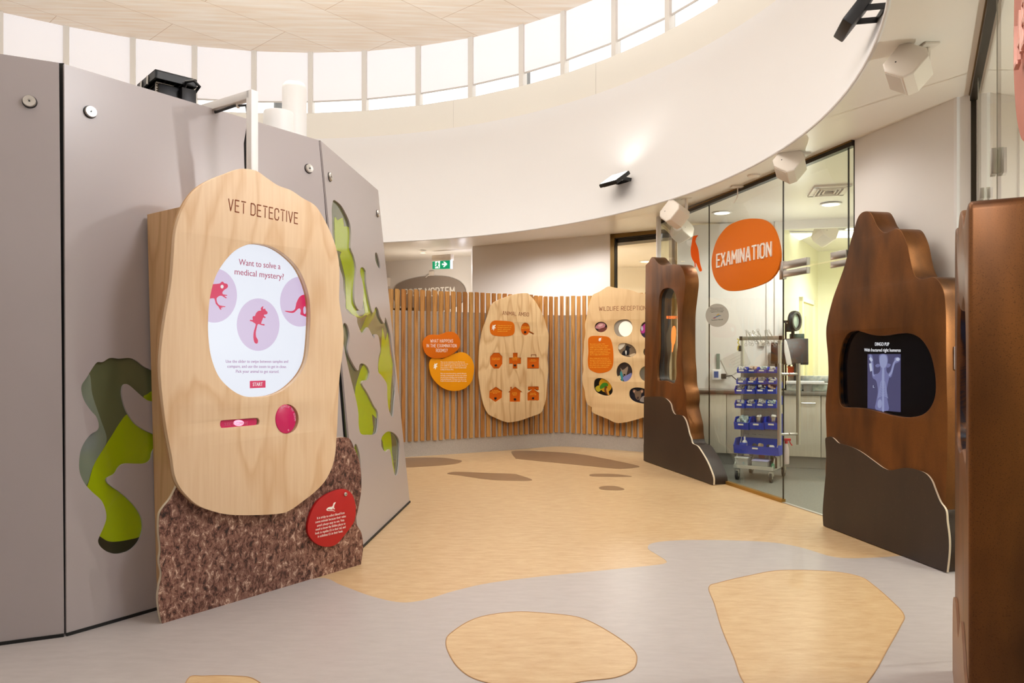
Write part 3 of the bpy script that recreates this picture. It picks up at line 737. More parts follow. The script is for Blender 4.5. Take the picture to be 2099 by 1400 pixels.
holes3 = [zz(L) for L in (
    [(52, 70), (65, 72), (90, 95), (115, 140), (130, 180), (135, 230), (133, 290), (148, 330), (158, 380), (155, 430), (150, 490), (152, 540), (165, 572), (180, 578), (188, 560), (192, 500), (188, 450), (178, 410), (178, 385), (190, 380), (203, 400), (205, 450), (215, 510), (225, 560), (235, 590), (250, 563), (262, 580), (270, 610), (289, 640), (294, 612), (315, 680), (325, 760), (338, 850), (342, 930), (335, 1010), (328, 1075), (310, 1040), (303, 980), (300, 920), (275, 880), (260, 860), (262, 800), (270, 760), (262, 700), (245, 690), (242, 710), (215, 660), (205, 665), (185, 685), (165, 640), (160, 610), (130, 595), (110, 570), (108, 530), (100, 480), (97, 430), (85, 390), (75, 350), (65, 290), (50, 240), (47, 160), (45, 110)],
    [(100, 640), (118, 650), (128, 700), (120, 760), (130, 800), (165, 858), (175, 830), (190, 825), (210, 840), (220, 870), (212, 900), (190, 905), (188, 925), (210, 960), (240, 1020), (258, 1050), (260, 1110), (250, 1150), (210, 1155), (180, 1150), (170, 1110), (168, 1050), (155, 980), (130, 880), (110, 790), (95, 700)],
    [(247, 312), (256, 318), (268, 360), (270, 385), (260, 378), (248, 347)],
    [(278, 1165), (300, 1142), (325, 1142), (350, 1165), (360, 1200), (358, 1270), (352, 1330), (340, 1345), (330, 1310), (320, 1250), (312, 1222), (295, 1235), (278, 1215), (275, 1190)],
    [(150, 1210), (160, 1200), (175, 1250), (180, 1310), (184, 1360), (180, 1385), (173, 1330), (163, 1290), (152, 1270)])]
plate('panel_board', mGrey, r3, f3, f3.pts([(658, 289), (775, 390), (840, 1030), (737, 1129.5)]), 0, T, [f3.pts(smooth(h, 4)) for h in holes3])
pane3 = pxplate('cutout_pane', mOlive, r3, f3, [(669, 385), (772, 440), (826, 985), (722, 1040)], -T-.0016, .006, sm=0)
for L, m in (([(58, 148), (72, 162), (96, 150), (103, 190), (125, 195), (140, 290), (165, 400), (160, 590), (200, 590), (170, 400), (190, 375), (210, 400), (235, 600), (205, 600), (160, 610), (120, 575), (112, 560), (108, 430), (84, 330), (90, 310), (70, 300), (62, 280)], mGreen),
             ([(160, 690), (185, 660), (205, 610), (225, 590), (245, 560), (255, 570), (240, 610), (215, 650), (205, 680), (190, 690)], mGreen2),
             ([(280, 660), (294, 720), (305, 680), (316, 780), (328, 830), (320, 920), (312, 1060), (302, 980), (298, 920), (262, 868), (266, 800), (274, 770)], mGreen),
             ([(222, 830), (195, 822), (165, 900), (152, 980), (160, 1160), (225, 1165), (238, 1120), (232, 1060), (262, 1090), (262, 1050), (240, 1010), (200, 930), (225, 900)], mGreen),
             ([(275, 1165), (300, 1138), (318, 1140), (325, 1240), (338, 1345), (318, 1255), (308, 1230), (290, 1240), (282, 1190)], mGreen),
             ([(148, 1200), (168, 1200), (178, 1290), (160, 1295), (150, 1270)], mGreen2)):
    pxplate('green_silhouette', m, pane3, f3, zz(L), -T-.0004, .001, sm=2)
for px, py in ((675, 363), (773, 438)): fixing(r3, f3, px, py)
mb = MB()                                        # dark seal along the foot of the panels
for f, L in ((f1, f1.L), (f2, f2.L), (f3, f3.L)): mb.box((L/2-(.6 if f is f1 else 0)*.5, .008, .002), (L+(.6 if f is f1 else 0), .014, .01), f.M)
struct(mb.done('baseboard_left', mTape))
for f, r_ in ((f1, r1), (f2, r2)):
    xx, zz_ = f.L, 2.6
    q = [f.at(*f.uv(*p_, -.03), -.03) for p_ in (((121, 129), (131, 1305)) if f is f1 else ((655, 289), (733, 1131)))]
    MB().tube([q[0]-f.n*.03, q[1]-f.n*.03], .04, 4).done('seam_backing', mTape, r_)
# things on top of the pod
pr = thing('projector', 'black projector in an open housing on top of the grey pod', 'projector', (-2.05, 4.3, 2.46), math.radians(-20))
pc = Vector((-2.04, 4.35, 0)); kY = pc.y/F
def pj(px, py, y=None): y = y or pc.y; r = ray(px, py); return Vector((r.x*y, y, H+r.z*y))
a, b, c_, e = pj(282, 172), pj(318, 141), pj(377, 160), pj(380, 204)
Nc = pj(318, 141, 4.3); aa = Vector((-.69, .73, 0)).normalized(); bb = Vector((.73, .69, 0)).normalized()
Mp = Matrix(((bb.x, aa.x, 0, Nc.x), (bb.y, aa.y, 0, Nc.y), (0, 0, 1, Nc.z), (0, 0, 0, 1)))   # x along the right edge, y along the left edge, from the near corner of the hood
lw, ll = .24, .34
mb = MB(); mb.box((lw/2, ll/2, -.006), (lw, ll, .012), Mp, .003)
for q, z in (((lw/2, .006, -.028), (lw, .012, .044)), ((lw/2, ll-.006, -.028), (lw, .012, .044)), ((.006, ll/2, -.028), (.012, ll, .044)), ((lw-.006, ll/2, -.028), (.012, ll, .044))): mb.box(q, z, Mp)
o = mb.done('hood', mBlack, pr)
for i in range(6): MB().box((.05+.03*i, ll/2, -.02), (.006, ll-.03, .03), Mp).done('rib', mBlack, o)
MB().box((lw*.5, ll*.45, -.17), (.17, .22, .22), Mp, .006).done('body', mBlackM, pr)
MB().box((lw*.32, .075, -.10), (.10, .02, .10), Mp).done('lens_plate', mWhiteP, pr)
mb = MB()
for i in range(8): mb.box((lw*.36, .064, -.16+.014*i), (.12, .004, .006), Mp)
mb.done('vent_grille', mat('brown_mesh', (86, 70, 48), .6), pr)
MB().box((lw*.8, .03, -.17), (.085, .075, .2), Mp, .004).done('power_box', mBlackM, pr)
MB().tube([Mp @ Vector(v) for v in ((lw*.72, .03, -.07), (lw*.7, -.02, -.04), (lw*.85, -.05, -.03), (lw*1.02, -.03, -.05), (lw*.98, .03, -.08))], .009).done('cable', mBlack, pr)
for y in (.12, .24): MB().cyl(Mp @ Vector((-.004, y, -.01)), Mp @ Vector((-.006, y, -.06)), .007, seg=8).done('clip', mSteel, pr)
MB().cyl(Mp @ Vector((lw*.5, ll*.45, -.28)), (Mp @ Vector((lw*.5, ll*.45, 0))).xy.to_3d()+Vector((0, 0, 2.46)), .03).done('mount_post', mBlackM, pr)
def pipe(px0, px1, top, Y, dome, label):
    c = (px0+px1)/2; r = (px1-px0)/2/F*Y; x = (c-CX)/F*Y; z = H+(HY-top)/F*Y
    o = thing('vent_pipe', label, 'pipe', (x, Y, 2.46), 0, 'white pipes behind the grey pod')
    M = Matrix.Translation((x, Y, 0))
    if dome: MB().lathe([(r, 2.46), (r, z-r*.62), (r*.96, z-r*.4), (r*.8, z-r*.16), (r*.5, z-.006), (0.001, z)], M).done('pipe', mWhite, o, smooth_a=60)
    else:
        MB().lathe([(r*1.0, 2.46), (r, z-.012), (r*.97, z), (r*.9, z), (r*.9, z-.2)], M).done('pipe', mWhite, o)
pipe(579, 628, 168, 5.4, True, 'tall white pipe with a domed top behind the grey pod')
pipe(541, 602, 231, 5.0, False, 'short white open pipe in front of the domed pipe')
# the white arm carrying a cable from the kiosk over the pod
FK = Fr(P(332, 1279), P(740, 1157))
f = FK.shift(-.10)
xk, zk = f.uv(517, 350)
A0 = f.at(xk, 1.7); A1 = f.at(xk, f.uv(517, 195)[1]); A2 = A1+Vector((-.40, .26, 0))
arm = fthing('conduit_arm', 'white square tube arm rising from the kiosk over the grey pod', 'arm', f, xk, 1.7)
hd = math.atan2(A2.y-A1.y, A2.x-A1.x)
MB().box((0, 0, (A1.z-1.7)/2), (.044, .044, A1.z-1.7+.044), Matrix.Translation(A0) @ Matrix.Rotation(hd, 4, 'Z'), .003).done('upright', mWhite, arm)
MB().box((.26, 0, 0), (.52, .044, .044), Matrix.Translation(A1) @ Matrix.Rotation(hd, 4, 'Z'), .003).done('crossbar', mWhite, arm)
dv = (A2-A1).normalized()
cab = [A1+dv*.48+Vector((0, 0, -.028)), A1+dv*.3+Vector((0, 0, -.034)), A1+dv*.15+Vector((0, 0, -.03)), A1+dv*.05+Vector((0, 0, -.045)), A1+dv*.03+Vector((0, 0, -.14)), A1+dv*.06+Vector((0, 0, -.25)), A1+dv*.055+Vector((0, 0, -.36)), A1+dv*.045+Vector((0, 0, -.5)), A1+dv*.035+Vector((0, 0, -.65))]
MB().tube([Vector(p) for p in smooth([tuple(c) for c in cab], 5, False)] if False else cab, .007).done('cable', mBlack, arm)
for s in (.12, .42): MB().box(A1+dv*s+Vector((0, 0, -.03)), (.014, .02, .03)).done('cable_tie', mWhiteP, arm)

# ---------------------------------------------------------------- the wooden touch-screen kiosk
kz = fthing('touchscreen_kiosk', 'tall wavy plywood kiosk with a lit pink and white screen', 'kiosk', FK, FK.L/2)
L = [(492, 346), (524, 349.5), (546, 364), (570, 380), (596.5, 390), (620, 405.6), (643.5, 419), (657, 436), (674, 468), (687, 501), (695, 538), (696, 575), (695.5, 615), (700.5, 649), (704.6, 686), (702.5, 723), (698, 756), (695, 790), (692.5, 847), (690.4, 891), (685, 943), (670, 980.5), (647.7, 1006.5), (621.7, 1027), (595.7, 1045.5), (573.4, 1053), (521, 1056), (469, 1055), (432, 1046.6), (406, 1036), (387.7, 1021), (369, 999), (358, 973), (352.4, 936), (343, 887.7), (335.7, 835.7), (330, 780), (329, 740), (333.5, 689), (341, 639), (348, 602), (352.5, 568), (356, 521), (359, 481), (367, 447.6), (382, 414), (405, 385.5), (435, 367), (465.6, 355)]
hole = Z([(390, 62), (500, 82), (600, 145), (680, 235), (735, 370), (752, 500), (748, 650), (735, 790), (710, 870), (660, 945), (580, 1015), (490, 1053), (380, 1063), (300, 1050), (220, 1000), (150, 920), (105, 800), (88, 680), (85, 570), (95, 430), (125, 300), (170, 210), (240, 125), (310, 80)], 400, 480, .3143)
k = .3143; zz = lambda L: Z(L, 400, 480, k)
pill = zz([(163, 1240), (166, 1222), (180, 1214), (280, 1207), (395, 1199), (414, 1205), (420, 1218), (416, 1236), (400, 1245), (290, 1255), (185, 1264), (168, 1258)])
dial = zz(ell(602, 1205, 74, 95, 24))
DB = .04
bo = plate('front_board', mPly, kz, FK, FK.pts(smooth(L, 4), DB), DB, .026, [FK.pts(smooth(hole, 4), DB), FK.pts(smooth(pill, 3), DB), FK.pts(dial, DB)], .0012)
mb = MB(); w = FK.L                               # the box behind, leaning back with the wall
q = [(.084, 0), (.0841, -.205), (.10, -.335), (.10, 0)]
bx = [FK.at(.084, 0, 0.0), FK.at(.084, 0, -.205), FK.at(.10, 1.965, -.335), FK.at(.10, 1.965, 0.0), FK.at(w-.30, 0, 0.0), FK.at(w-.30, 0, -.205), FK.at(w-.32, 1.965, -.335), FK.at(w-.32, 1.965, 0.0)]
bx = [p-FK.n*.022 if i in (0, 3, 4, 7) else p for i, p in enumerate(bx)]
mb._new(bx, [[0, 1, 2, 3], [7, 6, 5, 4], [0, 4, 5, 1], [3, 2, 6, 7], [1, 5, 6, 2]])
mb.done('box', mPlyS, kz)
MB().box((w*.5, 1.45, -.035), (.66, 1.05, .06), FK.M).done('screen_case', mBlack, kz)
eb = plate('board_edge', mPlyE, kz, FK, FK.pts(smooth(L, 4), DB), DB-.0265, .012, [FK.pts(smooth(hole, 4), DB)], 0)
lb = [(364, 994.7), (350.6, 1021), (335.7, 1040), (328, 1055), (326.4, 1088), (330, 1125), (327.5, 1151), (332, 1177), (327.5, 1200), (324.6, 1225.7), (327.5, 1255), (332.7, 1278.8)]
rb = [(739.8, 1157), (744.3, 1121.7), (740.6, 1092), (729.4, 1069.7), (735, 1040), (740.6, 1002.9), (739.5, 965.7), (735, 939.7), (725.7, 917.4), (714.6, 898), (692, 897)]
out = smooth(lb, 5, False)+smooth(rb, 5, False)+[(600, 940), (420, 980)]
bp = plate('bark_panel', mBark, kz, FK, FK.pts(out, 0), 0.0, .004)
plate('panel_core', mWhiteEdge, bp, FK, FK.pts(out, 0), -.0041, .018)
text('title_lettering', 'VET DETECTIVE', FK, (467.5, 431), (610.5, 459), 24, DB+.0006, mEngr, bo, stroke=True, t=.095, stencil=True)
# the screen
wh = zz([(375, 64), (490, 88), (588, 150), (664, 237), (716, 370), (731, 500), (728, 650), (716, 780), (692, 862), (648, 938), (575, 1005), (490, 1048), (380, 1062), (280, 1062), (190, 1010), (120, 930), (80, 810), (60, 690), (58, 560), (70, 420), (105, 290), (150, 200), (220, 115), (300, 72)])
mScr = mat('screen_white', (238, 242, 253), .3, emit=1.12)
mLil = mat('screen_lilac', (222, 204, 234), .3, emit=1.04)
mRose = mat('screen_rose', (228, 46, 100), .3, emit=1.0)
mRoseT = mat('screen_rose_text', (206, 92, 128), .3, emit=.8)
mMau = mat('screen_mauve_text', (200, 150, 196), .3, emit=.85)
mPnl = mat('screen_panel_white', (255, 250, 252), .3, emit=.95)
D0 = -.004
sc_ = plate('screen', mBlack, kz, FK, FK.pts(zz([(40, 20), (780, 20), (780, 1110), (40, 1110)]), D0), D0-.002, .006)
pxplate('lit_display', mScr, sc_, FK, wh, D0, .001, sm=4)
def clip(L, xmax): return [(min(x, xmax(y)), y) for x, y in L]
wr = smooth(wh, 4)
def xmaxw(y):
    c = [x for x, yy in wr if abs(yy-y) < 4 and x > 520]
    return max(c) if c else 9999
for L in (ell(125, 400, 148, 177, 60), ell(411, 590, 139, 171, 60), ell(685, 440, 131, 163, 60)):
    L = clip(zz(L), xmaxw); pxplate('picture_disc', mLil, sc_, FK, L, D0+.0006, .0006, sm=0)
frog = [(60, 330), (115, 326), (160, 322), (170, 312), (182, 310), (190, 320), (208, 324), (214, 336), (210, 350), (192, 362), (178, 378), (182, 392), (208, 396), (206, 402), (190, 402), (206, 414), (200, 418), (178, 404), (160, 402), (140, 418), (144, 446), (160, 464), (195, 470), (194, 476), (172, 474), (186, 482), (168, 480), (172, 492), (162, 490), (152, 472), (134, 452), (126, 420), (100, 420), (60, 422)]
poss = [(446, 470), (442, 482), (448, 490), (455, 484), (460, 496), (472, 508), (470, 520), (458, 524), (448, 526), (452, 536), (460, 540), (456, 548), (444, 544), (440, 556), (430, 584), (450, 586), (452, 596), (430, 592), (412, 586), (404, 600), (396, 640), (398, 670), (410, 690), (408, 710), (398, 714), (386, 704), (380, 670), (384, 630), (396, 590), (384, 578), (372, 570), (358, 566), (360, 558), (376, 560), (374, 544), (380, 534), (390, 534), (398, 514), (414, 500), (430, 498), (428, 484), (436, 474)]
roo = [(583, 500), (600, 500), (630, 502), (652, 488), (660, 450), (680, 410), (705, 395), (740, 398), (760, 410), (760, 540), (735, 542), (700, 530), (686, 522), (690, 500), (682, 484), (668, 490), (650, 508), (632, 514), (600, 508)]
for L, nm in ((frog, 'frog_picture'), (poss, 'possum_picture'), (roo, 'kangaroo_picture')):
    L = clip(zz(L), xmaxw); pxplate(nm, mRose, sc_, FK, L, D0+.0012, .0006, sm=2)
pxplate('picture_gap', mLil, sc_, FK, clip(zz([(706, 484), (716, 470), (722, 490), (720, 518), (708, 516)]), xmaxw), D0+.0018, .0006, sm=3)
pxplate('frog_eye', mPnl, sc_, FK, zz(ell(176, 342, 10, 12, 16)), D0+.0018, .0006, sm=0)
dT = D0+.0012
text('heading_text', 'Want to solve a', FK, zz([(285, 200)])[0], zz([(556, 229)])[0], 12.4, dT, mRoseT, sc_)
text('heading_text', 'medical mystery?', FK, zz([(258, 262)])[0], zz([(578, 296)])[0], 12.4, dT, mRoseT, sc_)
for s, a, b in (('Use the slider to swipe between samples and', (200, 839), (606, 839)), ('compare, and use the zoom to get in close.', (210, 871), (596, 873)), ('Pick your animal to get started.', (266, 904), (547, 905))):
    text('instruction_text', s, FK, zz([a])[0], zz([b])[0], 6.2, dT, mMau, sc_)
st = pxplate('start_button', mRose, sc_, FK, zz([(357, 957), (459, 954), (459, 1001), (357, 1005)]), D0+.0012, .0006, sm=0)
text('button_text', 'START', FK, zz([(376, 991)])[0], zz([(440, 989)])[0], 7.2, D0+.0018, mPnl, sc_)
# slider and dial
sl = pxplate('slider', mPink, kz, FK, zz([(163, 1240), (166, 1222), (180, 1214), (280, 1208), (388, 1201), (400, 1208), (402, 1222), (398, 1240), (385, 1247), (290, 1256), (185, 1264), (168, 1258)]), DB-.010, .006, sm=3)
pxplate('slider_slot', mBlack, kz, FK, zz([(150, 1200), (430, 1190), (430, 1255), (150, 1270)]), DB-.027, .004, sm=0)
pxplate('slider_light', glow('slider_glow', (255, 190, 225), .8), sl, FK, zz(ell(284, 1231, 34, 20, 24)), DB-.0092, .0006, sm=0)
text('slider_text', 'SLIDE TO COMPARE', FK, zz([(190, 1250)])[0], zz([(342, 1241)])[0], 6, DB-.0096, mat('faded_pink_print', (226, 110, 150), .5), sl)
dl = pxplate('zoom_dial', mPink, kz, FK, zz(ell(592, 1206, 66, 94, 40)), DB+.004, .022, bevel=.003, sm=0)
pxplate('dial_well', mPlyE, kz, FK, zz([(520, 1100), (690, 1090), (690, 1310), (520, 1320)]), DB-.027, .003, sm=0)
word = 'CIRCLE TO ZOOM'; mb = MB()
for i, ch in enumerate(word):
    if ch == ' ': continue
    t0 = math.radians(118-i*9.4); c0 = zz([(592+54*math.cos(t0+.0), 1206-78*math.sin(t0))])[0]
    me = font_mesh(ch, .0004, 2); x, y = FK.uv(*c0, DB+.004)
    xs = [v.co.x for v in me.vertices]; w0 = (max(xs)+min(xs))/2
    for v in me.vertices: v.co.x -= w0
    an = t0-PI/2
    for v in me.vertices:
        X, Y = v.co.x*.016, v.co.y*.016
        v.co = FK.at(x+X*math.cos(an)-Y*math.sin(an), y+X*math.sin(an)+Y*math.cos(an), DB+.0045+v.co.z)
    mb.mesh(me)
mb.done('dial_text', mPinkTxt, dl, smooth_a=0)
pxplate('dial_mark', mPinkTxt, dl, FK, zz(ell(609, 1278, 4, 6, 14)), DB+.0046, .0006, [zz(ell(609, 1278, 2.4, 4, 14))], sm=0)

# red sign on the bark panel
rs = fthing('hanging_sign', 'round red sign with white lizard and text on the kiosk base', 'sign', FK, FK.uv(680, 1120)[0], FK.uv(680, 1120)[1], .006)
k = .1; zz = lambda L: Z(L, 620, 1000, k)
pxplate('board', mRed, rs, FK, zz([(840, 25), (930, 50), (1010, 120), (1060, 230), (1092, 380), (1090, 540), (1060, 690), (980, 820), (880, 950), (760, 1100), (650, 1180), (520, 1208), (380, 1190), (250, 1120), (150, 1000), (110, 880), (115, 740), (160, 560), (230, 400), (330, 260), (460, 160), (600, 90), (720, 45)]), .018, .018, bevel=.001)
mb = MB()
for s, a, b in (("It is tricky to collect blood from", (300, 645), (862, 532)), ("some animals because their veins", (266, 727), (888, 601)), ("aren't always easy to see. Vets", (300, 800), (856, 680)), ("need to know the hidden places to", (272, 880), (880, 750)), ("look: in reptiles it's in their tail, and", (263, 958), (882, 822)), ("in echidnas it's in their beak.", (315, 1022), (830, 905))):
    text(None, s, FK, zz([a])[0], zz([b])[0], 5.0, .0184, mTxtW, rs, ext=.0004, mb=mb)
mb.done('sign_text', mTxtW, rs, smooth_a=0)
pxplate('lizard_picture', mTxtW, rs, FK, zz([(684, 294), (672, 320), (655, 350), (648, 385), (650, 410), (665, 435), (640, 440), (632, 415), (615, 425), (625, 440), (600, 444), (580, 445), (545, 440), (515, 445), (522, 458), (570, 460), (620, 460), (655, 470), (668, 490), (640, 476), (590, 474), (520, 472), (495, 460), (492, 440), (505, 420), (545, 395), (590, 388), (618, 375), (628, 345), (640, 312), (662, 298)]), .0186, .0008, sm=2)
x, y = FK.uv(708, 1013, .018); M = FK.M @ Matrix.Translation((x, y, .018))
o = MB().lathe([(.011, 0), (.011, .004), (.009, .006), (0, .006)], M).done('screw', mAlu, rs)
MB().cyl((0, 0, .006), (0, 0, .007), .003, M=M, seg=8).done('screw_socket', mBlack, o)

# ---------------------------------------------------------------- the slatted timber screen
path = [(-1.62, 8.87), (-1.31, 9.05), (-.958, 9.24), (-.51, 9.47), (-.074, 9.715), (.22, 9.9), (.42, 10.04), (.60, 10.13), (.76, 10.12), (.95, 10.03), (1.256, 9.84), (1.687, 9.55), (2.0, 9.34)]
pp = [Vector(p) for p in smooth(path, 10, False)]
cum = [0]
for a, b in zip(pp, pp[1:]): cum.append(cum[-1]+(b-a).length)
def along(s):
    for i in range(len(pp)-1):
        if s <= cum[i+1] or i == len(pp)-2:
            t = (s-cum[i])/(cum[i+1]-cum[i]); p = pp[i].lerp(pp[i+1], t)
            a = pp[max(i-3, 0)]; b = pp[min(i+4, len(pp)-1)]; return p, (b-a).normalized()
fe = thing('timber_screen', 'curving screen of vertical hardwood slats on a grey backing', 'screen', (.2, 9.6, 0))
S0 = .12
mb = MB(); s = S0; pts = []
while s < cum[-1]-.05: pts.append(s); s += .08
back = [along(s) for s in pts]
fr_ = [(p.x+t.y*.0, p.y-t.x*.0) for p, t in back]; bk_ = [(p.x-t.y*.05, p.y+t.x*.05) for p, t in back]
mb.prism(fr_+bk_[::-1], 0, 1.815)
mb.done('backing_panel', mFloorC, fe)
def slats(name, off, z0, z1, s_a, s_b, w, dpt, skip=0):
    mb = MB(); i = 0; s = s_a
    while s < s_b:
        p, t = along(s); nrm = Vector((t.y, -t.x)); c = p+nrm*off
        M = Matrix.Translation((c.x, c.y, 0)) @ Matrix.Rotation(math.atan2(t.y, t.x), 4, 'Z')
        a, b = z0+random.uniform(-.004, .004), z1+random.uniform(-.006, .006)
        mb.box((0, 0, (a+b)/2), (w*random.uniform(.94, 1.05), dpt, b-a), M)
        s += .0832; i += 1
    mb.done(name, mSlat, fe, smooth_a=0); return i
slats('front_slats', .013, .195, 2.075, S0+.03, cum[-1]-.08, .049, .024)
slats('rear_slats', -.064, .195, 2.07, S0+.07, 2.6, .051, .024)
mb = MB()
p, t = along(S0); c = p-Vector((t.y, -t.x))*.03; M = Matrix.Translation((c.x, c.y, 0)) @ Matrix.Rotation(math.atan2(t.y, t.x), 4, 'Z')
mb.box((-.03, .0, 1.135), (.042, .14, 1.88), M); mb.done('end_slat', mSlat, fe)
def board_fr(mid, dirv, px):                     # a vertical plane through a point, running along dirv
    d = Vector(dirv).normalized(); m = Vector(mid)
    return Fr((m.x-d.x, m.y-d.y), (m.x+d.x, m.y+d.y))
def bird(name, f, cx, cy, w, h, d, m, parent):
    q = [(.30, 1), (.46, .86), (.58, .93), (.98, 1), (.90, .82), (.76, .72), (.80, .56), (.98, .5), (.84, .40), (.66, .36), (.60, .16), (.46, 0), (.42, .2), (.3, .26), (.02, .2), (.2, .38), (.26, .5), (.02, .54), (.24, .66)]
    return pxplate(name, m, parent, f, [(cx+(x-.5)*w, cy-(y-.5)*h) for x, y in q], d, .001, sm=2)

# sign pair on the screen
FQ = board_fr((-.52, 9.36), (.88, .47), 0)
k = .3141; zz = lambda L: Z(L, 780, 480, k)      # crop of the left part of the screen
yz = fthing('round_sign', 'round amber yellow text sign hung low on the timber slats', 'sign', FQ, *FQ.uv(925, 800), 0, 'signs on the timber screen')
ys = [(400, 815), (440, 795), (500, 775), (530, 770), (565, 782), (595, 815), (610, 860), (608, 910), (595, 960), (560, 1000), (515, 1020), (460, 1022), (410, 1005), (365, 970), (335, 930), (322, 890), (318, 850), (330, 815), (360, 800)]
pxplate('board', mYellow, yz, FQ, zz(ys), .02, .016, bevel=.001)
body = ['There are two examination rooms. The front one', "is for the hospital's resident animals, the rear one", 'is for wildlife brought into the hospital. We keep', 'them separate so that our resident animals remain', 'healthy and disease free.', '', "Here we assess how serious a patient's illness is", 'and make a treatment plan. All sorts of procedures', 'are performed, including x-rays, bandaging, blood', 'tests and ultrasounds. We keep a close eye on the', 'health of resident animals with regular check-ups.']
para('sign_text', body, FQ, zz([(392, 838)])[0], zz([(570, 838)])[0], 2.6, 12.4*k, .0204, mTxtW, yz)
bird('bird_picture', FQ, *zz([(358, 863)])[0], 9, 13, .0208, mTxtW, yz)
os_ = fthing('round_sign', 'orange sign asking what happens in the examination rooms', 'sign', FQ, *FQ.uv(905, 725), 0, 'signs on the timber screen')
ol = [(275, 720), (282, 690), (305, 665), (335, 655), (370, 657), (405, 650), (435, 638), (465, 637), (495, 650), (515, 680), (520, 715), (508, 750), (480, 775), (445, 795), (410, 807), (370, 810), (335, 806), (305, 790), (285, 760)]
pxplate('board', mOrange, os_, FQ, zz(ol), .04, .018, bevel=.001)
for s, a, b in (('WHAT HAPPENS', (325, 707), (474, 707)), ('IN THE EXAMINATION', (301, 738), (497, 738)), ('ROOMS?', (362, 769), (438, 769))):
    text('sign_lettering', s, FQ, zz([a])[0], zz([b])[0], 6.4, .0406, mTxtW, os_, stroke=True, t=.11)

# animal ambulance board
FA = board_fr((.07, 9.70), (.90, .43), 0)
k = .2143; zz = lambda L: Z(L, 960, 580, k)
am = fthing('plywood_board', 'oval pine plywood board with orange shaped cutouts on the slatted screen', 'board', FA, *FA.uv(1050, 865), 0)
La = zz([(560, 98), (590, 120), (640, 175), (690, 260), (715, 310), (735, 370), (750, 430), (768, 490), (768, 560), (760, 650), (754, 720), (765, 800), (762, 880), (754, 960), (748, 1030), (742, 1110), (720, 1190), (690, 1245), (600, 1280), (500, 1315), (400, 1333), (340, 1325), (280, 1300), (200, 1260), (165, 1210), (140, 1140), (120, 1050), (105, 950), (97, 880), (100, 780), (102, 690), (108, 600), (120, 530), (140, 440), (165, 370), (195, 280), (220, 210), (270, 170), (330, 145), (400, 120), (470, 103)])
magn = ell(547, 440, 44, 60, 28)
magn = [p for p in magn if not (p[0] > 575 and 455 < p[1] < 485)]
i0 = max(range(len(magn)), key=lambda i: math.atan2(magn[i][1]-440, magn[i][0]-547) if False else -abs(math.atan2(magn[i][1]-440, magn[i][0]-547)-.42))
magn = magn[:i0]+[(588, 459), (630, 484), (623, 494), (583, 474)]+magn[i0+1:]
shapes = [magn,
          [(243, 668), (295, 668), (327, 705), (327, 775), (295, 820), (243, 820), (209, 775), (209, 705)],
          [(427, 668), (473, 668), (473, 714), (506, 714), (506, 774), (469, 774), (469, 820), (425, 820), (425, 774), (391, 774), (391, 714), (427, 714)],
          [(563, 712), (678, 712), (678, 820), (563, 820)],
          [(264, 992), (325, 1034), (323, 1098), (262, 1140), (200, 1098), (202, 1034)],
          [(449, 992), (518, 1044), (500, 1046), (497, 1136), (397, 1136), (396, 1046), (380, 1046), (402, 1028), (402, 994), (416, 994), (416, 1016)],
          [(576, 990), (668, 990), (676, 998), (676, 1024), (664, 1030), (644, 1026), (640, 1018), (636, 1024), (678, 1052), (678, 1122), (666, 1124), (660, 1130), (654, 1124), (584, 1124), (578, 1130), (572, 1124), (566, 1122), (566, 1052), (606, 1024), (602, 1018), (598, 1026), (578, 1030), (570, 1022), (570, 998)]]
DA = .03
bd = plate('board', mPly2, am, FA, FA.pts(smooth(La, 4), DA), DA, .02, [FA.pts(zz(s), DA) for s in shapes], .001)
orange = pxplate('tile_backing', mBlack, am, FA, zz([(195, 360), (690, 360), (690, 1150), (195, 1150)]), DA-.0205, .003, sm=0)
words = [['You come across', 'injured wildlife?'], ["You're approaching", 'an injured animal'], ["You're driving at", 'an animal and you try to', 'keep it calm'], ['You need to', 'be well prepared'], ["You can't get the", 'animal to a vet or wildlife', 'carer soon?'], ['You need to', 'take it home', 'with you'], ['You need to', 'call for help']]
tx = [(508, 588, 424), (222, 302, 724), (398, 492, 716), (588, 650, 738), (206, 306, 1034), (418, 468, 1052), (586, 650, 1060)]
kn = [(545, 470), (264, 788), (447, 788), (619, 790), (260, 1103), (447, 1113), (619, 1102)]
for s, w_, (xa, xb, y), kn_ in zip(shapes, words, tx, kn):
    cx = sum(p[0] for p in s)/len(s); cy = sum(p[1] for p in s)/len(s)
    big = [(cx+(x-cx)*1.08, cy+(y_-cy)*1.06-6) for x, y_ in s]
    ti = pxplate('flap_tile', mOrange2, am, FA, zz(big), DA-.012, .006, sm=0)
    para('tile_text', w_, FA, zz([(xa, y)])[0], zz([(xb, y-1)])[0], 2.2, 12*k, DA-.0118, mTxtY, ti, centre=True)
    x, y_ = FA.uv(*zz([kn_])[0], DA); MB().cyl((0, 0, -.012), (0, 0, .008), .0135, M=FA.M @ Matrix.Translation((x, y_, DA))).done('finger_knob', mBlack, ti)
pxplate('case_handle', mEngr, bd, FA, zz([(600, 704), (600, 684), (650, 684), (650, 704), (645, 704), (645, 690), (606, 690), (606, 704)]), DA+.0008, .001, sm=0)
ob = pxplate('intro_panel', mOrange, am, FA, zz([(206, 440), (208, 400), (225, 372), (255, 359), (300, 360), (370, 364), (415, 372), (437, 392), (443, 425), (442, 465), (430, 492), (400, 505), (350, 511), (290, 509), (240, 500), (215, 480)]), DA+.003, .004)
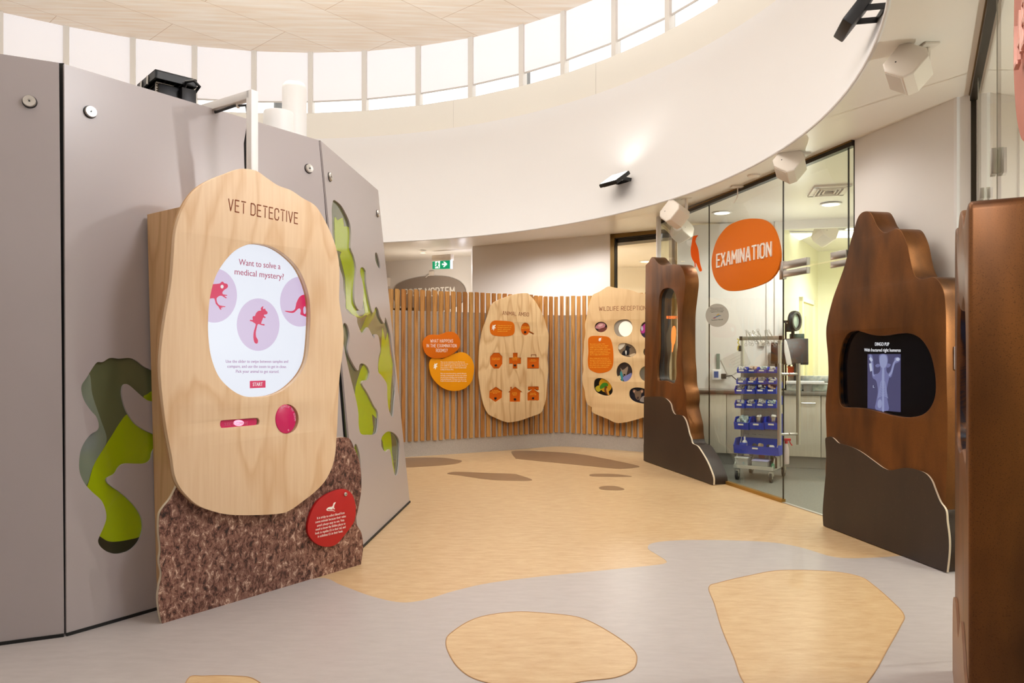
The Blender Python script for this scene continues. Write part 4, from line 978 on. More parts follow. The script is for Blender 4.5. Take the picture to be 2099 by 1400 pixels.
para('panel_text', ['Follow these tips to learn the', 'best ways to respond to sick,', 'injured or orphaned animals', 'you find in the wild.'], FA, zz([(280, 412)])[0], zz([(416, 412)])[0], 2.2, 18*k, DA+.0036, mTxtY, ob)
bird('bird_picture', FA, *zz([(242, 428)])[0], 9, 12, DA+.004, mTxtW, ob)
text('title_lettering', 'ANIMAL AMBO', FA, zz([(327, 305)])[0], zz([(579, 319)])[0], 7.4, DA+.0006, mEngr, bd, stroke=True, t=.1, stencil=True)

# wildlife reception board
FWD = board_fr((1.33, 9.62), (.91, -.41), 0)
wr_ = fthing('plywood_board', 'large birch plywood board with round animal photos on the slatted screen', 'board', FWD, *FWD.uv(1270, 866), 0)
Lw = zz([(1340, 33), (1400, 45), (1480, 55), (1560, 70), (1640, 98), (1700, 103), (1760, 120), (1820, 180), (1880, 300), (1900, 500), (1890, 800), (1880, 1000), (1840, 1200), (1760, 1265), (1680, 1285), (1560, 1320), (1470, 1338), (1400, 1335), (1330, 1300), (1190, 1240), (1180, 1190), (1140, 1160), (1120, 1100), (1112, 1030), (1095, 970), (1088, 900), (1100, 830), (1095, 740), (1105, 640), (1108, 560), (1120, 480), (1115, 400), (1130, 330), (1140, 260), (1165, 170), (1190, 115), (1250, 85), (1290, 60)])
peep = [(1390, 430), (1400, 390), (1430, 362), (1475, 350), (1525, 352), (1558, 378), (1570, 425), (1560, 470), (1530, 503), (1480, 514), (1430, 508), (1402, 480)]
oran = [(1145, 580), (1150, 530), (1180, 508), (1240, 506), (1310, 510), (1350, 525), (1372, 570), (1385, 640), (1388, 720), (1382, 790), (1355, 835), (1300, 858), (1240, 862), (1180, 840), (1150, 810), (1142, 740), (1148, 660)]
circ = {'a pink possum': ell(1268, 421, 60, 50, 24), 'magpie': [(1430, 620), (1440, 588), (1470, 574), (1520, 580), (1570, 600), (1600, 640), (1603, 680), (1570, 705), (1520, 708), (1470, 690), (1440, 660)], 'joey': ell(1492, 852, 76, 92, 28),
        'parrot': [(1200, 980), (1208, 930), (1240, 911), (1290, 915), (1340, 945), (1375, 1000), (1378, 1045), (1350, 1074), (1300, 1077), (1240, 1055), (1210, 1025)], 'pup': [(1538, 1050), (1555, 1015), (1600, 1000), (1660, 1005), (1710, 1030), (1720, 1100), (1690, 1150), (1640, 1150), (1580, 1130), (1545, 1095)],
        'flower': ell(1700, 448, 58, 78, 24), 'eye': ell(1712, 660, 40, 46, 20), 'glass': ell(1705, 868, 70, 74, 24)}
hl = [peep]+list(circ.values())
bd = plate('board', mPly3, wr_, FWD, FWD.pts(smooth(Lw, 4), DA), DA, .02, [FWD.pts(smooth(zz(h), 3), DA) for h in hl], .001)
mPh = {}
def photo(name, base, spots, outline):
    if base not in mPh: mPh[base] = mat('photo_%02x%02x%02x' % base, base, .3)
    cx = sum(p[0] for p in outline)/len(outline); cy = sum(p[1] for p in outline)/len(outline)
    big = [(cx+(x-cx)*1.1, cy+(y-cy)*1.1) for x, y in outline]
    o = pxplate(name, mPh[base], wr_, FWD, zz(big), DA-.021, .004)
    for i, (c, L) in enumerate(spots):
        if c not in mPh: mPh[c] = mat('photo_%02x%02x%02x' % c, c, .35)
        pxplate('picture_patch', mPh[c], o, FWD, zz(L), DA-.0205+.0003*i, .0004, sm=3)
photo('animal_photo', (44, 30, 30), [((205, 140, 150), [(1215, 430), (1235, 395), (1270, 378), (1310, 395), (1300, 425), (1260, 440)]), ((120, 66, 58), [(1240, 450), (1280, 430), (1325, 425), (1320, 460), (1270, 472)]), ((235, 190, 190), [(1240, 410), (1265, 392), (1290, 398), (1262, 418)])], circ['a pink possum'])
photo('animal_photo', (128, 108, 86), [((222, 214, 200), [(1430, 600), (1480, 570), (1500, 590), (1450, 640)]), ((22, 20, 26), [(1470, 690), (1478, 655), (1500, 640), (1506, 606), (1525, 598), (1540, 612), (1560, 615), (1540, 628), (1542, 660), (1530, 690)]), ((226, 222, 214), [(1500, 665), (1505, 645), (1515, 655), (1510, 690)]), ((210, 190, 160), [(1540, 690), (1590, 672), (1600, 690), (1560, 706)])], circ['magpie'])
photo('animal_photo', (62, 50, 46), [((150, 130, 112), [(1455, 810), (1470, 830), (1490, 826), (1520, 800), (1528, 812), (1520, 850), (1505, 890), (1480, 885), (1465, 850)]), ((60, 140, 150), [(1450, 880), (1460, 840), (1475, 870), (1480, 920), (1470, 940)]), ((126, 132, 190), [(1480, 900), (1520, 880), (1560, 860), (1560, 900), (1520, 940), (1490, 940)]), ((24, 20, 20), [(1486, 872), (1502, 872), (1500, 886), (1488, 886)]), ((214, 190, 150), [(1425, 900), (1450, 885), (1460, 920), (1440, 925)])], circ['joey'])
photo('animal_photo', (22, 18, 12), [((204, 150, 20), [(1250, 960), (1270, 920), (1310, 915), (1350, 950), (1370, 1000), (1340, 1040), (1290, 1040), (1260, 1000)]), ((186, 170, 40), [(1215, 1000), (1250, 980), (1275, 1010), (1250, 1040), (1225, 1030)]), ((60, 130, 30), [(1258, 990), (1290, 955), (1330, 960), (1335, 985), (1300, 1000), (1265, 1015)]), ((110, 60, 20), [(1300, 1030), (1310, 985), (1330, 1000), (1340, 1060), (1330, 1074)]), ((206, 150, 60), [(1318, 1020), (1330, 1005), (1345, 1050), (1350, 1070), (1335, 1070)])], circ['parrot'])
photo('animal_photo', (18, 18, 34), [((120, 96, 78), [(1572, 1040), (1580, 1018), (1600, 1022), (1615, 1035), (1640, 1030), (1655, 1018), (1672, 1022), (1674, 1045), (1655, 1060), (1650, 1095), (1625, 1120), (1600, 1100), (1590, 1060)]), ((214, 170, 150), [(1578, 1040), (1585, 1026), (1594, 1034), (1588, 1048)]), ((214, 170, 150), [(1652, 1036), (1664, 1026), (1668, 1042), (1658, 1050)]), ((150, 140, 136), [(1640, 1130), (1660, 1090), (1700, 1080), (1710, 1140)]), ((60, 40, 44), [(1612, 1092), (1632, 1090), (1626, 1110), (1616, 1110)])], circ['pup'])
photo('flower_photo', (70, 34, 60), [((190, 60, 150), [(1650, 470), (1665, 420), (1690, 390), (1700, 430), (1680, 480)]), ((210, 200, 220), [(1648, 430), (1662, 410), (1672, 440), (1660, 460)]), ((50, 40, 70), [(1660, 500), (1680, 480), (1700, 520), (1680, 525)])], circ['flower'])
photo('animal_photo', (96, 74, 50), [((30, 22, 20), ell(1708, 660, 16, 18, 16))], circ['eye'])
o = pxplate('peephole_glass', mat('pale_mirror', (170, 160, 148), .2), wr_, FWD, zz(ell(1480, 430, 104, 96, 24)), DA-.022, .003, sm=0)
pxplate('peephole_mirror', mat('white_glow_disc', (255, 250, 238), .4, emit=.35), o, FWD, zz(ell(1506, 440, 68, 74, 28)), DA-.0205, .001, sm=0)  # lit room in the mirror put in as a glowing white disc
o = pxplate('peephole_glass', mat('dim_mirror', (150, 142, 132), .1, .5), wr_, FWD, zz(ell(1705, 868, 80, 84, 24)), DA-.022, .003, sm=0)
ob = pxplate('intro_panel', mOrange, wr_, FWD, zz(oran), DA+.003, .004)
para('panel_text', ['This is where members of the', 'community bring in sick or injured', "wildlife they've found. It's also", 'where registered wildlife carers bring', 'patients for medical appointments.', 'Wildlife carers are amazing volunteers', 'who are highly skilled and trained.', '', "When dealing with wild animals, it's", "important to remember that they're not", 'pets. They require uniquely specialised', 'care, and are best left with the experts.', 'If you find a sick or injured animal,', 'do the right thing and bring it in.'], FWD, zz([(1162, 590)])[0], zz([(1372, 587)])[0], 2.1, 17*k, DA+.0036, mTxtY, ob)
bird('bird_picture', FWD, *zz([(1258, 543)])[0], 7, 8, DA+.004, mTxtW, ob)
text('title_lettering', 'WILDLIFE RECEPTION', FWD, zz([(1250, 266)])[0], zz([(1700, 259)])[0], 8.2, DA+.0006, mEngr, bd, stroke=True, t=.1, stencil=True)

# far corridor: oval sign, exit light, window, downlight
po = fthing('oval_sign', 'taupe oval post mortem sign on the far corridor wall', 'sign', FW, *FW.uv(879, 640), 0)
bo_ = pxplate('board', mTaupe, po, FW, Z([(193, 950), (205, 880), (270, 800), (380, 745), (520, 705), (660, 680), (830, 668), (1000, 672), (1130, 698), (1240, 745), (1310, 810), (1342, 880), (1347, 960), (1320, 1050), (1240, 1130), (1100, 1190), (900, 1225), (700, 1230), (500, 1210), (340, 1160), (240, 1090), (200, 1020)], 780, 480, .1285), .03, .03)
text('sign_lettering', 'POST MORTEM', FW, (828.5, 609), (932, 604.5), 15.5, .034, mTxtW, po, stroke=True, t=.13, ext=.004)
FX_ = FW.shift(1.0)
ex = fthing('exit_sign', 'lit green running man exit sign under the corridor soffit', 'sign', FX_, *FX_.uv(906, 523), 0)
k = .1285; zz = lambda L: Z(L, 780, 480, k)
(xa, zb), (xb, zt2) = FX_.uv(*zz([(828, 556)])[0]), FX_.uv(*zz([(1128, 350)])[0])
MB().box(((xa+xb)/2, zt2-.015, -.03), (xb-xa, .10, .1), FX_.M, .006).done('housing', mWhiteP, ex)
mGr = glow('exit_green', (0, 150, 104), .9); mExW2 = glow('exit_white', (240, 255, 250), 1.1)
ep = pxplate('face', mGr, ex, FX_, zz([(828, 404), (1110, 400), (1110, 550), (828, 556)]), .0, .03, sm=0)
pxplate('doorway', mExW2, ep, FX_, zz([(872, 420), (948, 418), (944, 544), (870, 546)]), .002, .002, sm=0)
pxplate('running_man', mGr, ep, FX_, zz([(905, 440), (915, 436), (920, 446), (914, 456), (925, 470), (940, 468), (938, 478), (918, 482), (916, 500), (930, 516), (934, 540), (924, 540), (918, 520), (900, 508), (888, 526), (868, 524), (870, 514), (884, 512), (892, 492), (900, 470), (886, 474), (880, 488), (874, 482), (882, 464), (902, 456)]), .004, .002, sm=0)
pxplate('arrow', mExW2, ep, FX_, zz([(980, 468), (1024, 468), (1000, 440), (1020, 438), (1064, 476), (1020, 522), (996, 524), (1022, 492), (980, 492)]), .004, .003, sm=0)
pxplate('edge_lens', glow('exit_edge', (225, 228, 255), 1.3), ex, FX_, zz([(1110, 400), (1128, 398), (1128, 548), (1110, 550)]), .0, .04, sm=0)
lamp('POINT', 'exit_sign_light', FX_.at(xb+.12, zt2-.2, -.15), 2, (.86, .88, 1), size=.05)
sn = fthing('wall_sensor', 'small white sensor box on the wall above the oval sign', 'sensor', FW, *FW.uv(886, 566), 0)
MB().box((*FW.uv(886, 561), .02), (.1, .085, .04), FW.M, .006).done('body', mWhiteP, sn)
MB().cyl(FW.at(*FW.uv(882, 564), .04), FW.at(*FW.uv(879, 570), .1), .006).done('bracket', mWhiteP, sn)
ws = fthing('wall_speaker', 'small cream speaker on the far wall beside the grey pod', 'speaker', FW, *FW.uv(797, 588), 0)
MB().box((*FW.uv(797, 579), .05), (.09, .17, .1), FW.M, .01).done('body', mWhiteP, ws)
w = thing('window_70', None, None, FW.at(*FW.uv(800, 800)), math.atan2(FW.u.y, FW.u.x)); w['kind'] = 'structure'
(xa, zt3), (xb, zb3) = FW.uv(770, 634), FW.uv(850, 790)
mb = MB()
for a, b, c_, e in ((xa, xb, zt3-.06, zt3), (xa, xb, zb3, zb3+.05), (xa, xa+.05, zb3, zt3), (xb-.05, xb, zb3, zt3)): mb.box(((a+b)/2, (c_+e)/2, .02), (b-a, e-c_, .04), FW.M)
mb.done('window_frame', mBlack, w)
MB().box(((xa+xb)/2, (zt3+zb3)/2, .006), (xb-xa-.06, zt3-zb3-.06, .01), FW.M).done('lit_pane', mat('lit_room_view', (170, 196, 170), .1, emit=.55, noise=((2.5, 2.5, 3.5), (222, 176, 190), .48, .6, 1)), w)

lights = []
def ceiling_light(px, py, z, r, label, group, warm=False, e=3.0):
    p = P(px, py, z)
    o = thing('ceiling_light', label, 'light', p, 0, group)
    M = Matrix.Translation(p)
    MB().lathe([(r*1.28, 0.0), (r*1.26, -.006), (r, -.008), (r, 0.0)], M).done('trim_ring', mWhite, o)
    MB().lathe([(r, -.003), (r*.5, -.005), (0.001, -.006)], M).done('lamp', glow('warm_lamp' if warm else 'cool_lamp', (255, 214, 150) if warm else (255, 250, 235), e), o)
    return o
ceiling_light(867, 517.5, 2.955, .045, 'small warm downlight in the soffit beside the exit sign', 'recessed downlights', True, 5)
ceiling_light(1480, 436, 2.872, .085, 'round downlight above the orange examination sign inside the glass', 'recessed downlights', e=6)
ceiling_light(1703, 418.5, 2.834, .085, 'round downlight below the ceiling vent in the examination room', 'recessed downlights', e=6)
ceiling_light(1326, 536, 2.776, .10, 'round downlight in the reception ceiling behind the window', 'recessed downlights', True, 6)
ceiling_light(1747, 468, 2.834, .07, 'small downlight in the yellow room beside the bronze screen kiosk', 'recessed downlights', e=6)
for i, (a, b, c_, e) in enumerate([((1600, 478), (1631, 492), 0, 0), ((1737, 478.5), (1752, 482), 0, 0)]):
    p, q = P(*a, 2.82), P(*b, 2.82); 
    o = thing('panel_light', ['bright ceiling panel light beside the orange sign', 'bright ceiling panel light next to the bronze kiosk top'][i], 'light', (p+q)/2, 0, 'panel lights in the yellow room')
    M = Matrix.Translation((p+q)/2+Vector((0, 0, .008)))
    MB().box((0, 0, 0), (.62, .62, .016), M, .003).done('frame', mWhite, o)
    MB().box((0, 0, -.009), (.52, .52, .004), M).done('diffuser', glow('panel_diffuser', (255, 252, 240), 2.4), o)

# ---------------------------------------------------------------- bronze kiosks
def bronze(name, label, f, body, hole, base, depth, mid, group='bronze rock shaped kiosks'):
    o = fthing(name, label, 'kiosk', f, mid, 0, -depth/2, group)
    L = f.pts(body)
    b = plate('shell', mBronze, o, f, L, 0, depth, [f.pts(hole)] if hole else [], .003)
    return o, b
# tall slim column with an arched opening
FC = Fr(P(1319.5, 943.7), P(1461.4, 993.7))
top = smooth([(1323.3, 543), (1326.7, 540), (1330.6, 535), (1334.5, 528.5), (1337, 527), (1340.5, 529), (1344, 533), (1348.6, 539), (1353.7, 543), (1359, 544.3), (1368, 543.7), (1377, 542.5), (1384.6, 542), (1392.3, 543.8), (1397.5, 548.7), (1401.3, 557), (1404, 568), (1404.8, 582), (1403, 603), (1399, 639), (1398.2, 676), (1398.6, 731), (1400.6, 760), (1402, 788.6), (1405.7, 803), (1407, 820), (1406, 834), (1410, 854), (1413.7, 871), (1414.5, 888), (1416, 899)], 4, False)
body = top+[(1419, 975), (1319.6, 940)]
hole = smooth([(1350, 660), (1351, 627), (1352, 608), (1357, 595.6), (1364, 591), (1371, 590.4), (1378, 593), (1384, 603), (1387.4, 617.5), (1388.4, 651.5), (1388.6, 700), (1386.5, 740), (1386.6, 768), (1383, 783.5), (1377, 785.7), (1367, 781), (1357, 780), (1351.4, 781), (1347, 774), (1347, 745.7), (1350, 717)], 4)
DEP = .155
co, sh = bronze('arch_kiosk', 'slim bronze rock shaped kiosk with an arched window opening', FC, body, hole, None, DEP, .7)
cx_, cy_ = 1368, 690
mb = MB(); hp = FC.pts(hole); n = len(hp)
mb._new([FC.at(x, y, -.004) for x, y in hp]+[FC.at(x, y, -DEP-.004) for x, y in hp], [[i, (i+1) % n, n+(i+1) % n, n+i] for i in range(n)])
ib = [((x-sum(p[0] for p in hp)/n)*.975+sum(p[0] for p in hp)/n, (y-sum(p[1] for p in hp)/n)*.99+sum(p[1] for p in hp)/n) for x, y in hp]
mb.bm.free()
plate('lining', mBlack, co, FC, hp, -.03, DEP-.035, [ib])
wp = plate('window_pane', mClear, co, FC, ib, -.035, .005)
text('pane_text', 'NO CURRENT PATIENT', FC, (1366, 653), (1402, 653.5), 5, -.034, glow('lit_orange', (255, 130, 50), .6), wp, stroke=True, t=.16)
# clipped to the opening: only the visible letters remain
pxplate('bird_picture', glow('lit_orange_bird', (255, 138, 60), .7), wp, FC, [(1381, 668), (1384, 670), (1385.5, 678), (1385, 692), (1383.5, 702), (1381, 708), (1379, 720), (1377, 721), (1377.5, 708), (1376, 698), (1376, 684), (1378, 672)], -.034, .001, sm=3)
base = smooth([(1319.8, 814), (1335, 813), (1351, 813), (1363, 815.7), (1373, 825.7), (1377, 840), (1383, 849), (1397, 851.4), (1404, 860), (1408.6, 874), (1412, 888.6), (1415.7, 898.6), (1418.6, 908.6), (1428.6, 914), (1437, 925.7), (1448.6, 945.7), (1457, 965.7), (1461.4, 980), (1461.4, 993.9)], 4, False)+[(1319.5, 943.8)]
foot = smooth([(1415.7, 898.6), (1418.6, 908.6), (1428.6, 914), (1437, 925.7), (1448.6, 945.7), (1457, 965.7), (1461.4, 980), (1461.4, 993.9)], 4, False)+[(1319.5, 943.8), (1319.5, 910), (1400, 896)]
plate('plinth', mPlinth, co, FC, FC.pts(foot), .002, DEP+.002)
bp = plate('plinth_face', mPlinth, co, FC, FC.pts(base, .022), .022, .003)
plate('face_core', mWhiteEdge, bp, FC, [(x, y*.99) for x, y in FC.pts(base, .022)], .0189, .018)

# wide kiosk with the x-ray screen
FXR = Fr(P(1687.5, 1077), P(1939, 1173))
body = smooth([(1692, 960), (1694, 900), (1692, 828.6), (1697.5, 775), (1696.8, 732), (1693, 685.8), (1695.7, 657), (1706.4, 614), (1719, 578.6), (1731.4, 543), (1742, 500), (1751, 467.9), (1758, 446.4), (1766, 436), (1776, 433), (1784, 436), (1790.4, 446.4), (1797.5, 462.5), (1806.5, 473), (1814, 477.3), (1824, 473.5), (1835, 469), (1845, 471.5), (1853, 484), (1860, 503.6), (1865.4, 532), (1870.7, 553.6), (1878, 567.5), (1889, 572), (1900, 570), (1911, 567.6), (1921, 572), (1930, 586), (1935.8, 607), (1938.6, 650), (1939, 721.5), (1940.4, 793), (1942, 850), (1941, 948), (1937, 1044)], 4, False)+[(1937, 1090), (1692, 1050)]
hole = smooth(Z([(180, 870), (200, 820), (225, 790), (260, 777), (300, 785), (350, 800), (410, 807), (470, 800), (530, 792), (580, 796), (630, 820), (670, 870), (700, 940), (720, 1050), (718, 1150), (690, 1220), (640, 1262), (560, 1275), (480, 1265), (400, 1245), (330, 1226), (250, 1219), (195, 1216), (172, 1190), (166, 1100), (166, 960)], 1660, 400, .3572), 4)
xr, sh = bronze('screen_kiosk', 'wide bronze rock shaped kiosk with a black x-ray screen', FXR, body, hole, None, DEP, .68)
sb = pxplate('screen', mat('dark_screen', (8, 8, 14), .12, spec=.25), xr, FXR, Z([(140, 740), (740, 740), (740, 1300), (140, 1300)], 1660, 400, .3572), -.035, .01, sm=0)
plate('screen_recess', mBlack, xr, FXR, FXR.pts(Z([(150, 755), (735, 755), (735, 1290), (150, 1290)], 1660, 400, .3572)), -.012, .022, [FXR.pts([(1816+(x-1816)*1.0+.0, y) for x, y in hole])])
zz = lambda L: Z(L, 1660, 400, .3572)
DX = -.0345
im = pxplate('x_ray_picture', mat('x_ray_blue', (74, 76, 122), .2, emit=.8), sb, FXR, zz([(331, 912), (521, 912), (521, 1245), (331, 1229)]), DX, .0006, sm=0)
mXa, mXb, mXc = [mat('x_ray_%s' % n_, c, .2, emit=.85) for n_, c in (('grey', (122, 126, 178)), ('pale', (160, 168, 212)), ('bright', (206, 214, 240)))]
def xp(name, m, L, d, sm=3): return pxplate(name, m, im, FXR, zz(L), DX+d, .0005, sm=sm)
xp('body_shadow', mXa, [(400, 915), (440, 915), (448, 950), (440, 985), (440, 1010), (452, 1030), (455, 1045), (446, 1085), (440, 1130), (446, 1180), (450, 1236), (378, 1230), (382, 1180), (390, 1130), (386, 1085), (378, 1062), (362, 1050), (360, 1030), (390, 1024), (404, 1005), (404, 985), (398, 950)], .0006)
xp('limb_shadow', mXa, [(340, 914), (358, 920), (366, 980), (368, 1024), (380, 1040), (372, 1052), (358, 1040), (358, 1010), (352, 960), (342, 935)], .0007)
xp('limb_shadow', mXa, [(448, 1028), (462, 1010), (474, 970), (484, 950), (486, 935), (500, 928), (517, 935), (517, 950), (505, 960), (492, 966), (484, 980), (474, 1020), (466, 1044), (450, 1044)], .0007)
xp('skull', mXb, [(408, 918), (434, 918), (444, 945), (440, 975), (430, 990), (412, 990), (402, 970), (400, 942)], .0012)
xp('limb_bone', mXb, [(346, 918), (352, 930), (360, 980), (364, 1024), (372, 1036), (366, 1040), (359, 1026), (355, 985), (346, 940)], .0012)
xp('limb_bone', mXb, [(452, 1032), (466, 1010), (480, 962), (492, 946), (512, 936), (514, 944), (496, 954), (486, 966), (474, 1014), (460, 1038)], .0012)
xp('spine', mXb, [(416, 988), (426, 988), (427, 1060), (424, 1120), (426, 1236), (414, 1235), (416, 1120), (413, 1060)], .0013)
mb = MB()
for i in range(10):
    y = 1062+i*9.5; w_ = 15+i*1.7
    for sg in (-1, 1):
        L = zz([(420+sg*4, y), (420+sg*w_*.7, y+6), (420+sg*w_, y+16), (420+sg*w_, y+19), (420+sg*w_*.65, y+9.5), (420+sg*4, y+3.5)])
        me = curve_mesh(FXR.pts(L, DX), (), .0005); me.transform(FXR.M @ Matrix.Translation((0, 0, DX+.0014))); mb.mesh(me)
mb.done('ribs', mXb, im, smooth_a=0)
xp('abdomen', mXb, [(392, 1180), (404, 1172), (412, 1185), (410, 1215), (396, 1222), (388, 1205)], .0012)
for L in ([(376, 976), (390, 968), (404, 974), (404, 980), (390, 988), (378, 984)], [(436, 968), (452, 966), (464, 972), (458, 984), (446, 990), (438, 982)]): xp('ear_shadow', mXa, L, .0009)
xp('paw_bone', mXc, [(340, 940), (350, 930), (360, 946), (352, 955)], .0016); xp('paw_bone', mXc, [(492, 940), (506, 932), (516, 942), (504, 952)], .0016)
xp('marker_tag', mXc, [(340, 966), (352, 964), (358, 1008), (346, 1012)], .0016, 0)
text('marker_letter', 'L', FXR, zz([(363, 1105)])[0], zz([(371, 1105.5)])[0], 5, DX+.0016, mXc, im)
mSt = glow('screen_text_white', (250, 250, 255), .95)
text('caption_text', 'DINGO PUP', FXR, zz([(374, 864)])[0], zz([(455, 865)])[0], 6.8, DX+.0006, mSt, sb)
text('caption_text', 'With fractured right humerus', FXR, zz([(312, 897)])[0], zz([(521, 899)])[0], 6.4, DX+.0006, mSt, sb)
zz = lambda L: Z(L, 1660, 850, .393)
base = smooth(zz([(70, 578), (67, 500), (76, 380), (85, 280), (84, 200), (80, 130), (90, 118), (110, 115), (128, 128), (150, 148), (200, 162), (260, 190), (330, 240), (380, 276), (420, 290), (460, 283), (500, 277), (550, 285), (600, 305), (630, 340), (650, 390), (675, 450), (705, 497), (712, 560), (722, 640), (722, 720), (711, 822)]), 4, False)
foot = [p for p in base if p[0] > 1915]+[(1687.8, 1077), (1692, 1030), (1800, 1040)]
plate('plinth', mPlinth, xr, FXR, FXR.pts(foot), .002, DEP+.002)
bp = plate('plinth_face', mPlinth, xr, FXR, FXR.pts(base, .018), .018, .003)
plate('face_core', mWhiteEdge, bp, FXR, [(x, y*.992) for x, y in FXR.pts(base, .018)], .0149, .014)
p = FXR.at(FXR.L+.007, FXR.uv(1953, 734)[1], -.07)
swt = thing('switch_box', 'slim white switch box on the right side of the x-ray kiosk', 'switch', p, math.atan2(FXR.u.y, FXR.u.x))
MB().box((FXR.L+.012, p.z, -.08), (.024, .135, .06), FXR.M, .005).done('body', mWhite, swt)
# near kiosk at the right edge
FN = Fr((1.754, 2.898), (1.28, 2.052))
prof = smooth([(0, .0), (.0, .9), (.0, 1.55), (.012, 1.70), (.05, 1.748), (.12, 1.73), (.2, 1.69), (.3, 1.72), (.42, 1.75), (.5, 1.735), (.56, 1.705), (.62, 1.67), (.70, 1.665), (.80, 1.682), (.90, 1.69), (.955, 1.685), (.97, 1.66)], 4, False)
prof += smooth([(.968, 1.3), (.966, .8), (.97, .3), (.97, 0)], 3, False)
hN = [FN.uv(x, y) for x, y in [(1963, 700), (1964, 640), (1967, 613), (1973, 606), (1979, 612), (1980.5, 700), (1980.5, 850), (1979.5, 935), (1976, 944), (1970, 938), (1965, 900), (1963, 800)]]
hN = smooth([(.15, 1.0), (.16, 1.25), (.22, 1.42), (.34, 1.43), (.5, 1.40), (.66, 1.43), (.78, 1.38), (.83, 1.2), (.83, 1.0), (.78, .93), (.6, .95), (.4, .92), (.22, .93)], 4)
nk = fthing('screen_kiosk', 'bronze kiosk at the right edge of the view seen from its side', 'kiosk', FN, .5, 0, -.08, 'bronze rock shaped kiosks')
plate('shell', mBronze, nk, FN, prof, 0, .157, [hN], .012)
sn_ = plate('screen', mat('purple_lit_screen', (150, 130, 200), .2, emit=.5), nk, FN, [(.1, .88), (.9, .88), (.9, 1.47), (.1, 1.47)], -.035, .01)
plate('screen_recess', mBlack, nk, FN, [(.08, .86), (.92, .86), (.92, 1.49), (.08, 1.49)], -.012, .022, [hN])
plate('plinth_face', mat('brown_laminate', (134, 96, 70), .45), nk, FN, smooth([(.0, 0), (-.005, .16), (.05, .3), (.3, .36), (.5, .3), (.7, .42), (.9, .34), (.972, .3), (.974, 0)], 4, False), .008, .0075)

# ---------------------------------------------------------------- signs on the glass
k = .2429; zz = lambda L: Z(L, 1300, 360, k)
es = fthing('round_sign', 'large orange examination sign with raised white letters on the glass', 'sign', FG, *FG.uv(1528, 596), .02)
pxplate('board', mat('orange_sign_panel', (222, 112, 8), .55, spec=.25), es, FG, zz([(1010, 362), (1080, 370), (1140, 405), (1185, 470), (1215, 560), (1230, 650), (1225, 740), (1195, 820), (1130, 888), (1030, 934), (920, 965), (830, 975), (770, 965), (720, 930), (680, 870), (658, 800), (652, 720), (665, 640), (690, 560), (730, 490), (790, 425), (870, 385), (940, 367)]), .026, .02, bevel=.002)
text('sign_lettering', 'EXAMINATION', FG, zz([(694, 772)])[0], zz([(1160, 676)])[0], 25, .031, mTxtW, es, stroke=True, t=.13, ext=.005)
kb = .1286; zb2 = lambda L: Z(L, 1220, 440, kb)
bi = pxplate('bird_decal', mat('orange_vinyl', (244, 96, 0), .7, spec=.1), None, FG, zb2([(1638, 328), (1613, 360), (1598, 400), (1597, 440), (1622, 500), (1640, 560), (1652, 640), (1662, 740), (1680, 820), (1700, 890), (1666, 905), (1640, 850), (1607, 768), (1602, 768), (1602, 830), (1597, 830), (1596, 770), (1589, 770), (1590, 830), (1584, 828), (1580, 766), (1555, 725), (1530, 660), (1522, 580), (1525, 520), (1535, 470), (1545, 400), (1555, 360), (1575, 336), (1605, 333)]), .0095, .003, sm=2)
tag(bi, 'orange magpie shaped decal stuck on the glass wall', 'decal')
de = fthing('round_decal', 'round translucent grey sticker with a small landscape logo on the glass', 'decal', FG, *FG.uv(1470, 669), .0)
o = pxplate('sticker', mat('grey_sticker', (176, 176, 168), .5), de, FG, zz(ell(700, 1179, 98, 98, 48)), .0078, .0015, sm=0)
mS = mat('grey_print', (110, 110, 104), .6)
for i, s in enumerate(('With our partner support,', 'we acknowledge the people', 'and the place that we work', 'together to care for wildlife')):
    text('sticker_text', s, FG, zz([(640+8*(i % 2), 1122+12*i-i)])[0], zz([(756-6*(i % 2), 1118+12*i-i)])[0], 1.5, .0082, mS, o, res=1)
text('sticker_text', 'Southern World', FG, zz([(652, 1224)])[0], zz([(748, 1219)])[0], 2.6, .0082, mS, o, res=2)
pxplate('logo_swoosh', mat('logo_blue', (70, 120, 170), .5), o, FG, zz([(668, 1200), (690, 1188), (715, 1178), (735, 1182), (715, 1186), (690, 1198), (675, 1204)]), .0082, .0006, sm=2)
pxplate('logo_swoosh', mat('logo_gold', (190, 160, 80), .5), o, FG, zz([(692, 1182), (710, 1164), (720, 1172), (735, 1180), (715, 1174), (702, 1184)]), .0084, .0006, sm=2)
pxplate('logo_swoosh', mat('logo_red', (170, 80, 60), .5), o, FG, zz([(664, 1200), (680, 1200), (690, 1190), (684, 1204), (668, 1206)]), .0086, .0006, sm=2)
